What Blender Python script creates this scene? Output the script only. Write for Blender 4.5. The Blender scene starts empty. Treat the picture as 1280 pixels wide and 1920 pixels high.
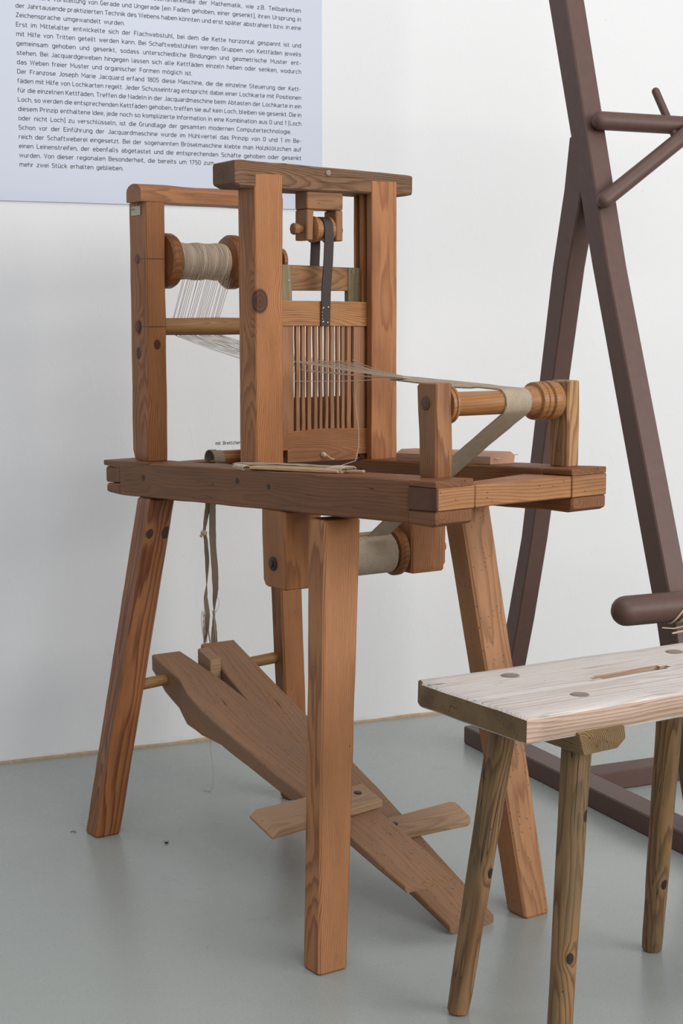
import bpy, bmesh, math, random
from mathutils import Vector, Matrix, noise
R = math.radians
C = bpy.context.scene.collection
sc = bpy.context.scene

# ------------------------------------------------------------------ camera
cam = bpy.data.cameras.new('camera'); co = bpy.data.objects.new('camera', cam); C.objects.link(co)
cam.sensor_fit = 'VERTICAL'; cam.sensor_height = 36.0; cam.lens = 55.476
co.location = (0, 0, 1.05); co.rotation_euler = (math.pi/2 - .1234, 0, 0)
cam.clip_start = .05; cam.clip_end = 60
sc.camera = co

# ------------------------------------------------------------------ light
w = bpy.data.worlds.new('world'); sc.world = w; w.use_nodes = True
bg = w.node_tree.nodes['Background']; bg.inputs[0].default_value = (.80, .86, 1.0, 1); bg.inputs[1].default_value = .37
def area(name, loc, target, sx, sy, power, col):
    l = bpy.data.lights.new(name, 'AREA'); l.shape = 'RECTANGLE'; l.size = sx; l.size_y = sy; l.energy = power; l.color = col
    o = bpy.data.objects.new(name, l); C.objects.link(o); o.location = loc
    o.rotation_euler = (Vector(target)-Vector(loc)).to_track_quat('-Z', 'Y').to_euler(); return o
area('window_light_right', (4.9, -.2, 2.3), (.2, 3.1, .8), 4.6, 2.8, 238, (1.0, .965, .92))
area('fill_light_front', (1.6, -3.2, 2.5), (.4, 3.0, .8), 4.0, 2.4, 96, (.97, .98, 1.0))  # unseen broad fill, added behind the camera to even out wall and floor
area('ceiling_light', (.8, 1.8, 3.5), (.6, 2.8, 0), 3.4, 2.6, 54, (1.0, .99, .97))
sc.view_settings.view_transform = 'Standard'; sc.view_settings.look = 'None'
sc.view_settings.exposure = 0.0; sc.view_settings.gamma = 1.0; sc.view_settings.use_curve_mapping = False

# ------------------------------------------------------------------ frames of reference
PSI = .9758; KX, KY = .1447, 2.392       # the loom: x runs along its length to its front end, y across it
TH = .4224; WALLB = 3.640                # the wall: x along the wall, y into the room depth, wall face at y = WALLB
SA = .5505                               # the stool
def tabz(u, v): return .7997 + .0478*u + .0133*v
def frame(rz, ox=0, oy=0):
    return Matrix.Translation((ox, oy, 0)) @ Matrix.Rotation(rz, 4, 'Z')
LOOM = frame(-PSI, KX, KY); WALL = frame(TH); STOOL = frame(SA)

# ------------------------------------------------------------------ materials
def nt(name, rough=.6, spec=.4):
    m = bpy.data.materials.new(name); m.use_nodes = True
    n = m.node_tree; b = n.nodes['Principled BSDF']; b.inputs['Roughness'].default_value = rough
    b.inputs['Specular IOR Level'].default_value = spec
    return m, n, b
class G:                                  # tiny node helper
    def __init__(s, t): s.t = t
    def add(s, typ, **k):
        n = s.t.nodes.new(typ)
        for a, v in k.items(): setattr(n, a, v)
        return n
    def put(s, sock, v):
        if hasattr(v, 'links') or hasattr(v, 'is_output'): s.t.links.new(v, sock)
        else: sock.default_value = v
    def math(s, op, a, b=0.0, c=None, clamp=False):
        n = s.add('ShaderNodeMath', operation=op, use_clamp=clamp); s.put(n.inputs[0], a); s.put(n.inputs[1], b)
        if c is not None: s.put(n.inputs[2], c)
        return n.outputs[0]
    def vmath(s, op, a, b=(0, 0, 0)):
        n = s.add('ShaderNodeVectorMath', operation=op); s.put(n.inputs[0], a); s.put(n.inputs[1], b)
        return n.outputs['Value'] if op in ('LENGTH', 'DISTANCE', 'DOT_PRODUCT') else n.outputs[0]
    def noise(s, vec, scale=1, detail=3, rough=.5):
        n = s.add('ShaderNodeTexNoise'); s.put(n.inputs['Vector'], vec); n.inputs['Scale'].default_value = scale
        n.inputs['Detail'].default_value = detail; n.inputs['Roughness'].default_value = rough; return n.outputs['Fac']
    def ramp(s, fac, stops):
        n = s.add('ShaderNodeValToRGB'); s.put(n.inputs[0], fac); e = n.color_ramp.elements
        while len(e) > 1: e.remove(e[-1])
        e[0].position = stops[0][0]; e[0].color = col4(stops[0][1])
        for p, c in stops[1:]:
            x = e.new(p); x.color = col4(c)
        return n.outputs[0]
    def mix(s, fac, a, b, mode='MIX'):
        n = s.add('ShaderNodeMix', data_type='RGBA', blend_type=mode); s.put(n.inputs[0], fac)
        s.put(n.inputs[6], a if not isinstance(a, tuple) else col4(a)); s.put(n.inputs[7], b if not isinstance(b, tuple) else col4(b)); return n.outputs[2]
    def bump(s, h, strength=.3, dist=.001, normal=None):
        n = s.add('ShaderNodeBump'); s.put(n.inputs['Height'], h); n.inputs['Strength'].default_value = strength; n.inputs['Distance'].default_value = dist
        if normal is not None: s.put(n.inputs['Normal'], normal)
        return n.outputs[0]
def col4(c):
    if isinstance(c, (int, float)): return (c, c, c, 1)
    return tuple(c)+(1,) if len(c) == 3 else tuple(c)
def srgb(r, g, b):
    f = lambda x: (x/255/12.92) if x/255 <= .04045 else ((x/255+.055)/1.055)**2.4
    return (f(r), f(g), f(b))

WK = .76
def wood(name, light, dark, spacing=.0035, pith=(.05, .02), worm=0., rough=.55, ringc=.55, blotch=None, blotch_amt=.35, knots=(), cracks=0., fib=.5, bumps=.45, distort=3.):
    """g attribute = (length, across a, across b) in metres"""
    if name not in ('bleached_stool_top', 'pale_shuttle'):
        light = (light[0]*WK, light[1]*WK*.965, light[2]*WK); dark = (dark[0]*WK*.86, dark[1]*WK*.80, dark[2]*WK*.80)
    m, n, b = nt(name, rough, .35); g = G(n)
    at = g.add('ShaderNodeAttribute', attribute_name='g'); V = at.outputs['Vector']
    # slow drift of the pith with length, finer waviness
    nz = g.add('ShaderNodeTexNoise'); g.put(nz.inputs['Vector'], g.vmath('MULTIPLY', V, (2.2, 9, 9))); nz.inputs['Scale'].default_value = 1; nz.inputs['Detail'].default_value = 2
    dr = g.vmath('MULTIPLY', g.vmath('SUBTRACT', nz.outputs['Color'], (.5, .5, .5)), (0, .012*distort, .012*distort))
    P = g.vmath('ADD', g.vmath('SUBTRACT', V, (0, pith[0], pith[1])), dr)
    kmask = None
    for (ks, ka, kb, kr) in knots:
        d = g.math('DIVIDE', g.vmath('LENGTH', g.vmath('MULTIPLY', g.vmath('SUBTRACT', V, (ks, ka, kb)), (.75, 1, 1))), kr)
        # grain bends around the knot
        pushv = g.math('MULTIPLY', g.math('POWER', 2.718, g.math('MULTIPLY', g.math('MULTIPLY', d, d), -.22)), kr*.9)
        P = g.vmath('ADD', P, g.vmath('MULTIPLY', (lambda c: c)(g.add('ShaderNodeCombineXYZ').outputs[0]), (0, 0, 0))) if False else P
        cmb = g.add('ShaderNodeCombineXYZ'); g.put(cmb.inputs[1], pushv); g.put(cmb.inputs[2], pushv)
        P = g.vmath('ADD', P, cmb.outputs[0])
        k1 = g.math('SUBTRACT', 1.15, d, clamp=True)
        k1 = g.math('MULTIPLY', k1, 4., clamp=True)
        kmask = (k1, d) if kmask is None else (g.math('MAXIMUM', kmask[0], k1), g.math('MINIMUM', kmask[1], d))
    rad = g.vmath('LENGTH', g.vmath('MULTIPLY', P, (0, 1, 1)))
    wob = g.math('MULTIPLY', g.math('SUBTRACT', g.noise(g.vmath('MULTIPLY', V, (3, 40, 40)), 1, 2), .5), .004)
    ph = g.math('DIVIDE', g.math('ADD', rad, wob), spacing)
    # uneven ring width
    ph = g.math('ADD', ph, g.math('MULTIPLY', g.noise(g.vmath('MULTIPLY', V, (.4, 90, 90)), 1, 2), 1.3))
    saw = g.math('FRACT', ph)
    ring = g.ramp(saw, [(0, .0), (.4, .08), (.72, .7), (.86, 1.), (.96, .6), (1., .0)])
    fiber = g.noise(g.vmath('MULTIPLY', V, (14, 900, 900)), 1, 3, .6)
    fine = g.noise(g.vmath('MULTIPLY', V, (60, 420, 420)), 1, 2, .6)
    big = g.noise(g.vmath('MULTIPLY', V, (5, 22, 22)), 1, 3, .55)
    col = g.mix(g.math('MULTIPLY', ring, min(1, ringc*1.25)), light, dark)
    f1 = g.math('ADD', 1-fib*1.0, g.math('MULTIPLY', g.math('ADD', fiber, fine), fib*1.0))
    col = g.mix(1., col, f1, 'MULTIPLY') if False else g.mix(1., col, g.ramp(f1, [(0, 0.), (1, 1.)]), 'MULTIPLY')
    bc = blotch or tuple(x*.45 for x in dark)
    bm = g.ramp(big, [(.42, 0.), (.72, 1.)])
    col = g.mix(g.math('MULTIPLY', bm, blotch_amt), col, bc)
    h = g.math('ADD', g.math('MULTIPLY', ring, .5), g.math('MULTIPLY', fiber, .6))
    if cracks:
        ck = g.noise(g.vmath('MULTIPLY', V, (2.5, 110, 110)), 1, 1, .4)
        cm = g.ramp(ck, [(.49, 0.), (.497, 1.), (.503, 1.), (.51, 0.)])
        gate = g.ramp(g.noise(g.vmath('MULTIPLY', V, (9, 30, 30)), 1, 1), [(.52, 0.), (.6, 1.)])
        cm = g.math('MULTIPLY', cm, g.math('MULTIPLY', gate, cracks))
        col = g.mix(cm, col, tuple(x*.15 for x in dark)); h = g.math('SUBTRACT', h, g.math('MULTIPLY', cm, 1.5))
    if worm:
        vo = g.add('ShaderNodeTexVoronoi', feature='F1'); g.put(vo.inputs['Vector'], g.vmath('MULTIPLY', V, (95, 125, 125))); vo.inputs['Scale'].default_value = 1
        dot = g.math('LESS_THAN', vo.outputs['Distance'], .13)
        sel = g.math('LESS_THAN', g.math('FRACT', g.math('MULTIPLY', g.vmath('DOT_PRODUCT', vo.outputs['Color'], (1, 3.1, 7.3)), 1.7)), worm)
        gate = g.math('GREATER_THAN', g.noise(g.vmath('MULTIPLY', V, (7, 20, 20)), 1, 1), .42)
        dm = g.math('MULTIPLY', dot, g.math('MULTIPLY', sel, gate))
        col = g.mix(g.math('MULTIPLY', dm, .85), col, (.012, .006, .004)); h = g.math('SUBTRACT', h, g.math('MULTIPLY', dm, 3.))
    if kmask:
        kr = g.math('FRACT', g.math('MULTIPLY', kmask[1], 2.6))
        kc = g.mix(kr, tuple(x*.25 for x in dark), tuple(x*.62 for x in dark))
        rim = g.ramp(kmask[1], [(0, .25), (.75, .0), (.95, .85), (1.1, .0)])
        kc = g.mix(rim, kc, tuple(x*.12 for x in dark))
        col = g.mix(kmask[0], col, kc)
    g.put(b.inputs['Base Color'], col)
    g.put(b.inputs['Roughness'], g.math('ADD', rough-.1, g.math('MULTIPLY', big, .2)))
    g.put(b.inputs['Normal'], g.bump(h, bumps, .0012))
    return m

def flat(name, c, rough=.5, metal=0., nscale=200., namt=.15, bump=.1, bd=.0005):
    m, n, b = nt(name, rough); g = G(n)
    tc = g.add('ShaderNodeTexCoord').outputs['Object']
    f = g.noise(tc, nscale, 4)
    g.put(b.inputs['Base Color'], g.mix(f, tuple(x*(1-namt) for x in c), tuple(min(1, x*(1+namt)) for x in c)))
    b.inputs['Metallic'].default_value = metal
    g.put(b.inputs['Normal'], g.bump(f, bump, bd)); return m

PL, PD = (.47, .215, .088), (.24, .083, .028)                      # warm pine
M = {}
M['leg_front'] = wood('pine_leg_front', (0.51, 0.23, 0.0814), (0.275, 0.0987, 0.0296), .0030, (.16, .014), .05, ringc=.62, blotch_amt=.22)
M['leg_left'] = wood('pine_leg_left', (0.408, 0.16, 0.0481), (0.194, 0.0517, 0.0133), .0075, (.012, .030), .0, ringc=.8, distort=5, blotch_amt=.42, rough=.42,
                     knots=((.625, .010, .0, .0075), (.625, .046, .0, .0095)))
M['leg_right'] = wood('pine_leg_right', (0.51, 0.249, 0.0999), (0.306, 0.132, 0.0481), .0032, (.02, .14), .85, ringc=.55, blotch_amt=.25)
M['leg_back'] = wood('pine_leg_back', (0.439, 0.193, 0.0666), (0.235, 0.0799, 0.0244), .0035, (.1, .03), .3)
M['beam'] = wood('pine_beam_dark', (0.265, 0.105, 0.0326), (0.162, 0.0545, 0.0154), .006, (.012, .055), .06, ringc=.4, blotch_amt=.4, blotch=(0.106, 0.052, 0.024), cracks=.9, fib=.3,
                 knots=((.11, .0, .030, .006), (.49, .0, .022, .0055), (.60, 0, .028, .005)))
M['end_beam'] = wood('pine_end_beam', (0.479, 0.23, 0.0851), (0.265, 0.103, 0.0333), .0045, (.03, .05), .5, ringc=.5, blotch_amt=.3)
M['upright'] = wood('pine_upright_knot', (0.51, 0.216, 0.0703), (0.275, 0.0893, 0.0237), .0034, (.12, .02), .0, ringc=.62, blotch_amt=.28, knots=((.305, .009, .0, .0165),))
M['upright_plain'] = wood('pine_upright', (0.469, 0.197, 0.0629), (0.255, 0.0799, 0.0222), .0042, (.03, .10), .03, ringc=.5, blotch_amt=.35)
M['post_left'] = wood('pine_post_left', (0.428, 0.179, 0.0577), (0.235, 0.0752, 0.0207), .0038, (.11, .02), .05, ringc=.6, blotch_amt=.3,
                      knots=((.222, .0, .040, .0095), (.240, .022, .0, .0075), (.275, 0, .036, .011)))
M['top_rail'] = wood('pine_top_rail', (0.449, 0.193, 0.0629), (0.245, 0.0846, 0.0237), .004, (.02, .08), .05)
M['oak'] = wood('oak_crossbar', (.27, .145, .07), (.105, .048, .022), .0019, (.04, .03), .05, ringc=.55, blotch=(.13, .08, .05), blotch_amt=.45, fib=.9, cracks=1., bumps=.9, rough=.75, distort=2)
M['dark_end'] = wood('dark_end_grain', (.20, .09, .04), (.07, .03, .014), .003, (0, 0), ringc=.7)
M['dark_tenon'] = wood('dark_tenon', (.17, .07, .03), (.09, .035, .014), .003, (0, .1), .2, ringc=.6)
M['oak_dark'] = wood('oak_block', (0.367, 0.174, 0.0629), (0.163, 0.0658, 0.0222), .003, (.06, .02), .08, ringc=.5, blotch_amt=.5)
M['heddle'] = wood('beech_heddle', (0.367, 0.174, 0.074), (0.245, 0.0987, 0.037), .004, (.03, .1), .0, ringc=.35, blotch_amt=.2, fib=.15, bumps=.15)
M['rail'] = wood('pine_heddle_rail', (0.479, 0.226, 0.074), (0.275, 0.103, 0.0296), .0028, (.03, .05), .02, ringc=.5, blotch_amt=.3, cracks=.8)
M['rail_low'] = wood('pine_low_rail', (0.367, 0.155, 0.0518), (0.214, 0.0752, 0.0222), .0028, (.03, .05), .02, ringc=.4, blotch_amt=.35)
M['green'] = wood('grey_green_stile', (.28, .23, .11), (.17, .12, .055), .003, (.03, .05), .1, ringc=.4, blotch_amt=.5)
M['turned'] = wood('turned_beech', (0.408, 0.188, 0.0629), (0.255, 0.0987, 0.0296), .005, (.02, .01), .0, ringc=.35, blotch_amt=.35, rough=.38, bumps=.15)
M['flange'] = wood('turned_flange', (0.337, 0.136, 0.0407), (0.184, 0.0564, 0.0148), .006, (.02, .01), .03, ringc=.5, blotch_amt=.35, rough=.42)
M['rod'] = wood('pine_rod', (0.449, 0.244, 0.0851), (0.245, 0.103, 0.0333), .003, (.01, .02), .0, ringc=.5, blotch_amt=.4)
M['treadle'] = wood('worn_treadle', (0.366, 0.197, 0.0972), (0.244, 0.11, 0.0454), .006, (.01, .06), .85, ringc=.3, blotch_amt=.55, blotch=(0.201, 0.125, 0.0855), cracks=.6, rough=.6)
M['footboard'] = wood('worn_footboard', (0.46, 0.288, 0.151), (0.28, 0.144, 0.063), .004, (.02, .02), .1, ringc=.4, blotch_amt=.4, blotch=(.30, .21, .15))
M['weathered'] = wood('weathered_post', (0.55, 0.317, 0.13), (0.22, 0.096, 0.0336), .005, (.03, .02), .1, ringc=.6, blotch_amt=.3, blotch=(.10, .065, .045), cracks=1., bumps=.9)
M['roller_post'] = wood('roller_post', (0.408, 0.188, 0.0666), (0.204, 0.0752, 0.0222), .0045, (.02, .09), .1, ringc=.65, blotch=(.09, .06, .045), blotch_amt=.5)
M['stool_top'] = wood('bleached_stool_top', (.62, .575, .54), (.44, .36, .30), .0052, (.10, -.03), .02, ringc=.55, blotch_amt=.3, blotch=(.50, .38, .29), cracks=.9, rough=.6, fib=.4, bumps=.8, distort=1.5)
M['stool_end'] = wood('stool_batten', (0.33, 0.211, 0.084), (0.12, 0.0672, 0.0252), .003, (.01, .02), .1, ringc=.7, blotch_amt=.4, cracks=.8, bumps=.8)
M['stool_side'] = wood('stool_side', (.62, .47, .35), (.40, .235, .145), .006, (.02, -.05), .03, ringc=.6, blotch_amt=.3, blotch=(.34, .21, .12), cracks=.7, bumps=.6)
M['stool_leg'] = wood('stool_leg', (.36, .205, .085), (.105, .045, .016), .0050, (.004, .003), .04, ringc=.6, blotch_amt=.75, blotch=(.12, .085, .04), cracks=1., distort=6,
                      knots=((.60, .006, -.017, .006), (1.10, .009, -.018, .0065), (.90, -.004, -.018, .006), (1.24, .0, -.018, .0065)), bumps=.8)
M['tenon'] = wood('stool_tenon', (.40, .34, .28), (.20, .14, .09), .003, (0, 0), 0, cracks=1.)
M['pale'] = wood('pale_shuttle', (0.58, 0.374, 0.197), (0.42, 0.24, 0.118), .003, (.05, .02), 0, ringc=.3, blotch_amt=.1)
M['pink'] = wood('pink_beech_block', (.60, .36, .23), (.44, .24, .14), .003, (.05, .02), 0, ringc=.3, blotch_amt=.1)
M['paint'] = flat('brown_paint', (.094, .049, .038), .5, 0, 60, .18, .08)
M['leather'] = flat('black_leather', (.034, .021, .017), .62, 0, 300, .5, .4, .001)
M['iron'] = flat('dark_iron', (.05, .032, .03), .4, .6, 400, .4, .3)
M['steel'] = flat('bright_rivet', (.5, .47, .42), .35, .9)
M['dark'] = flat('dark_bolt', (.03, .018, .012), .6)
M['twine'] = flat('linen_thread', (.48, .375, .27), .85, 0, 900, .35, .6)
M['yarn'] = flat('linen_winding', (.49, .385, .285), .85, 0, 1400, .45, .8, .0008)
M['paper'] = flat('aged_paper', (.50, .45, .32), .7)
M['ink'] = flat('text_ink', (.022, .022, .026), .6, 0, 10, .05, 0)
M['greyink'] = flat('grey_ink', (.08, .08, .09), .6, 0, 10, .05, 0)

def cloth(name, c1, c2, pitch=.0030):
    m, n, b = nt(name, .85, .2); g = G(n)
    V = g.add('ShaderNodeAttribute', attribute_name='g').outputs['Vector']
    jit = g.vmath('MULTIPLY', g.vmath('SUBTRACT', (lambda q: q)(g.add('ShaderNodeTexNoise').outputs['Color']), (.5, .5, .5)), (.0004, .0004, 0))
    s = g.add('ShaderNodeSeparateXYZ'); g.put(s.inputs[0], g.vmath('ADD', V, jit))
    a = g.math('SINE', g.math('MULTIPLY', s.outputs[0], 2*math.pi/pitch)); c = g.math('SINE', g.math('MULTIPLY', s.outputs[1], 2*math.pi/(pitch*1.15)))
    wv = g.math('MULTIPLY', a, c); h = g.math('ADD', g.math('MULTIPLY', wv, .25), .5)
    h2 = g.math('ADD', h, g.math('MULTIPLY', g.noise(V, 700, 3), .5))
    col = g.mix(g.ramp(h2, [(.45, 0.), (.95, 1.)]), c1, c2)
    col = g.mix(g.math('MULTIPLY', g.noise(V, 60, 2), .4), col, tuple(x*.7 for x in c1))
    g.put(b.inputs['Base Color'], col); g.put(b.inputs['Normal'], g.bump(h2, 1., .0016)); return m
M['band'] = cloth('linen_band', (.20, .15, .10), (.60, .495, .375))
M['tape'] = cloth('linen_tape', (.19, .145, .095), (.38, .31, .22), .0022)

def wall_mat():
    m, n, b = nt('white_plaster', .75, .25); g = G(n)
    tc = g.add('ShaderNodeTexCoord').outputs['Object']
    big = g.noise(tc, 1.1, 3); mid = g.noise(tc, 45, 4, .6); fin = g.noise(g.vmath('MULTIPLY', tc, (1, 1, .45)), 330, 3, .6)
    pit = g.add('ShaderNodeTexVoronoi', feature='F1'); g.put(pit.inputs['Vector'], tc); pit.inputs['Scale'].default_value = 9
    pm = g.math('LESS_THAN', pit.outputs['Distance'], .022)
    rid = g.ramp(g.noise(g.vmath('MULTIPLY', tc, (1, 1, .5)), 22, 2), [(.60, 0.), (.66, 1.), (.70, .2)])
    col = g.mix(big, (.70, .70, .70), (.76, .76, .755))
    col = g.mix(g.math('MULTIPLY', pm, .25), col, (.35, .33, .31))
    # scuffed foot of the wall, bare plaster showing
    s = g.add('ShaderNodeSeparateXYZ'); g.put(s.inputs[0], tc)
    low = g.ramp(g.math('ADD', g.math('MULTIPLY', s.outputs[2], 14.), g.math('MULTIPLY', g.noise(tc, 14, 4), .9)), [(.42, 1.), (.62, 0.)])
    col = g.mix(g.math('MULTIPLY', low, .5), col, (.60, .57, .53))
    g.put(b.inputs['Base Color'], col)
    h = g.math('ADD', g.math('ADD', g.math('MULTIPLY', mid, .7), g.math('MULTIPLY', fin, .45)), g.math('MULTIPLY', rid, .5))
    g.put(b.inputs['Normal'], g.bump(g.math('SUBTRACT', h, pm), .32, .0022)); return m
M['wall'] = wall_mat()
def floor_mat():
    m, n, b = nt('grey_floor_coating', .22, .5); g = G(n)
    tc = g.add('ShaderNodeTexCoord').outputs['Object']
    big = g.noise(tc, 1.6, 3); fin = g.noise(tc, 260, 3, .7); md = g.noise(tc, 30, 3)
    col = g.mix(big, (.30, .325, .302), (.35, .372, .35))
    col = g.mix(g.ramp(fin, [(.3, .35), (.5, 0.)]), col, (.17, .185, .175))
    vo = g.add('ShaderNodeTexVoronoi', feature='F1'); g.put(vo.inputs['Vector'], g.vmath('MULTIPLY', tc, (1, 1, 0))); vo.inputs['Scale'].default_value = 14
    sel = g.math('LESS_THAN', g.math('FRACT', g.math('MULTIPLY', g.vmath('DOT_PRODUCT', vo.outputs['Color'], (1, 3.1, 7.3)), 1.7)), .10)
    sp = g.math('MULTIPLY', g.math('LESS_THAN', vo.outputs['Distance'], .02), sel)
    col = g.mix(g.math('MULTIPLY', sp, .7), col, (.06, .05, .045))
    sel2 = g.math('GREATER_THAN', g.math('FRACT', g.math('MULTIPLY', g.vmath('DOT_PRODUCT', vo.outputs['Color'], (1, 3.1, 7.3)), 2.7)), .95)
    sp2 = g.math('MULTIPLY', g.math('LESS_THAN', vo.outputs['Distance'], .016), sel2)
    col = g.mix(g.math('MULTIPLY', sp2, .5), col, (.75, .75, .72))
    g.put(b.inputs['Base Color'], col)
    g.put(b.inputs['Roughness'], g.math('ADD', .20, g.math('MULTIPLY', md, .12)))
    g.put(b.inputs['Normal'], g.bump(g.math('ADD', g.math('MULTIPLY', fin, .15), g.math('MULTIPLY', g.noise(tc, 7, 2), 1.)), .10, .006)); return m
M['floor'] = floor_mat()
M['panel'] = flat('lavender_board', (.53, .562, .645), .45, 0, 3, .02, 0)
M['joint'] = flat('ochre_joint', (.42, .30, .19), .8, 0, 60, .35, .6, .002)

# ------------------------------------------------------------------ mesh builder
class MB:
    def __init__(s): s.v = []; s.f = []; s.g = []; s.smooth = []
    def quads(s, secs, ch=.0025, jit=.0004, seed=0, n=None, off=(0, 0, 0), step=.03):
        """loft through cross-sections; every section is a list of (x,y,z) corners, in the same order; corners are chamfered"""
        rnd = random.Random(seed); so = (rnd.random()*0, 0, 0)
        secs = [[Vector(p) for p in q] for q in secs]
        k = len(secs[0]); cen = [sum(q, Vector())/k for q in secs]
        # chamfered end sections
        def towards(q, c, d):
            o = []
            for p in q:
                e = c-p; o.append(p+e*min(.8, d/max(e.length, 1e-6)))
            return o
        ax0 = (cen[1]-cen[0]).normalized(); ax1 = (cen[-1]-cen[-2]).normalized()
        L0 = (cen[1]-cen[0]).length; L1 = (cen[-1]-cen[-2]).length
        new = []
        def lerp(qa, qb, t): return [a.lerp(b, t) for a, b in zip(qa, qb)]
        for i in range(len(secs)-1):
            L = (cen[i+1]-cen[i]).length; m = max(1, int(L/step)) if n is None else n
            for j in range(m):
                new.append(lerp(secs[i], secs[i+1], j/m))
        new.append(secs[-1])
        c = min(ch, L0*.3, L1*.3)
        if c > 0:
            first = towards(new[0], cen[0], c*1.1); last = towards(new[-1], cen[-1], c*1.1)
            n1 = lerp(secs[0], secs[1], min(.45, c/L0)); n2 = lerp(secs[-1], secs[-2], min(.45, c/L1))
            new = [first, n1]+[q for q in new[1:-1]]+[n2, last]
        e1 = (secs[0][1]-secs[0][0]).normalized(); e2 = (secs[0][-1]-secs[0][0]); e2 = (e2-e2.project(e1)).normalized()
        o0 = secs[0][0]; base = len(s.v); nn = 0; dist = 0; pc = None
        for qi, q in enumerate(new):
            cc = sum(q, Vector())/k
            if pc is not None: dist += (cc-pc).length
            pc = cc; ring = []
            endq = qi in (0, len(new)-1)
            for i in range(k):
                p = q[i]; pr = q[i-1]; nx = q[(i+1) % k]
                if ch > 0:
                    a = (pr-p); b_ = (nx-p); la, lb = a.length, b_.length
                    for d, l in ((a, la), (b_, lb)):
                        r = p+d*(min(ch, l*.35)/max(l, 1e-6))
                        ring.append(r)
                else: ring.append(p.copy())
            for r in ring:
                loc = r-q[0]
                s.g.append((dist+off[0], loc.dot(e1)+off[1], loc.dot(e2)+off[2]))
                if jit and not endq:
                    r = r + noise.noise_vector(r*13+Vector((seed, 0, 0)))*jit*1.0 + noise.noise_vector(r*90+Vector((seed, 3, 0)))*jit*.55
                s.v.append(r)
            nn = len(ring)
        N = len(new)
        for i in range(N-1):
            for j in range(nn):
                a = base+i*nn+j; b_ = base+i*nn+(j+1) % nn
                s.f.append((a, b_, b_+nn, a+nn))
        s.f.append(tuple(base+j for j in reversed(range(nn)))); s.f.append(tuple(base+(N-1)*nn+j for j in range(nn)))
        return s
    def box(s, a, b, **k):
        """axis-aligned box, lofted along its longest side"""
        x0, y0, z0 = [min(p, q) for p, q in zip(a, b)]; x1, y1, z1 = [max(p, q) for p, q in zip(a, b)]
        d = (x1-x0, y1-y0, z1-z0); m = d.index(max(d))
        if m == 2: f = lambda z: [(x1, y0, z), (x1, y1, z), (x0, y1, z), (x0, y0, z)]; return s.quads([f(z0), f(z1)], **k)
        if m == 0: f = lambda x: [(x, y0, z1), (x, y1, z1), (x, y1, z0), (x, y0, z0)]; return s.quads([f(x0), f(x1)], **k)
        f = lambda y: [(x1, y, z1), (x0, y, z1), (x0, y, z0), (x1, y, z0)]; return s.quads([f(y0), f(y1)], **k)
    def lathe(s, p0, p1, prof, seg=28, off=(0, 0, 0), wob=0., seed=0, up=None):
        """prof = [(t in metres along the axis, radius)]"""
        p0, p1 = Vector(p0), Vector(p1); ax = (p1-p0).normalized()
        u = Vector(up or ((0, 0, 1) if abs(ax.z) < .9 else (1, 0, 0))); u = (u-u.project(ax)).normalized(); w_ = ax.cross(u)
        base = len(s.v)
        for t, r in prof:
            for j in range(seg):
                an = 2*math.pi*j/seg; d = u*math.cos(an)+w_*math.sin(an); rr = r
                if wob: rr = r*(1+wob*noise.noise(Vector((math.cos(an)*1.3, math.sin(an)*1.3, t*9+seed)))+wob*.5*noise.noise(Vector((math.cos(an)*4, math.sin(an)*4, t*30+seed))))
                s.v.append(p0+ax*t+d*rr); s.g.append((t+off[0], math.cos(an)*r+off[1], math.sin(an)*r+off[2]))
        N = len(prof)
        for i in range(N-1):
            for j in range(seg):
                a = base+i*seg+j; b_ = base+i*seg+(j+1) % seg
                s.f.append((a, b_, b_+seg, a+seg))
        s.f.append(tuple(base+j for j in reversed(range(seg)))); s.f.append(tuple(base+(N-1)*seg+j for j in range(seg)))
        return s
    def tube(s, pts, r, seg=6, closed=False):
        pts = [Vector(p) for p in pts]; base = len(s.v); N = len(pts); prev = None; dist = 0
        for i, p in enumerate(pts):
            if closed: t = pts[(i+1) % N]-pts[i-1]
            else: t = pts[min(i+1, N-1)]-pts[max(i-1, 0)]
            t = t.normalized() if t.length > 1e-9 else Vector((0, 0, 1))
            if prev is None: u = t.orthogonal().normalized()
            else: u = prev-prev.project(t); u = u.normalized() if u.length > 1e-6 else t.orthogonal().normalized()
            prev = u; w_ = t.cross(u); rr = r(i/max(1, N-1)) if callable(r) else r
            if i: dist += (p-pts[i-1]).length
            for j in range(seg):
                an = 2*math.pi*j/seg; s.v.append(p+(u*math.cos(an)+w_*math.sin(an))*rr); s.g.append((dist, math.cos(an)*rr, math.sin(an)*rr))
        M_ = N if closed else N-1
        for i in range(M_):
            for j in range(seg):
                a = base+i*seg+j; b_ = base+i*seg+(j+1) % seg; k = ((i+1) % N)*seg
                s.f.append((a, b_, base+k+(j+1) % seg, base+k+j))
        if not closed:
            s.f.append(tuple(base+j for j in reversed(range(seg)))); s.f.append(tuple(base+(N-1)*seg+j for j in range(seg)))
        return s
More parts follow.
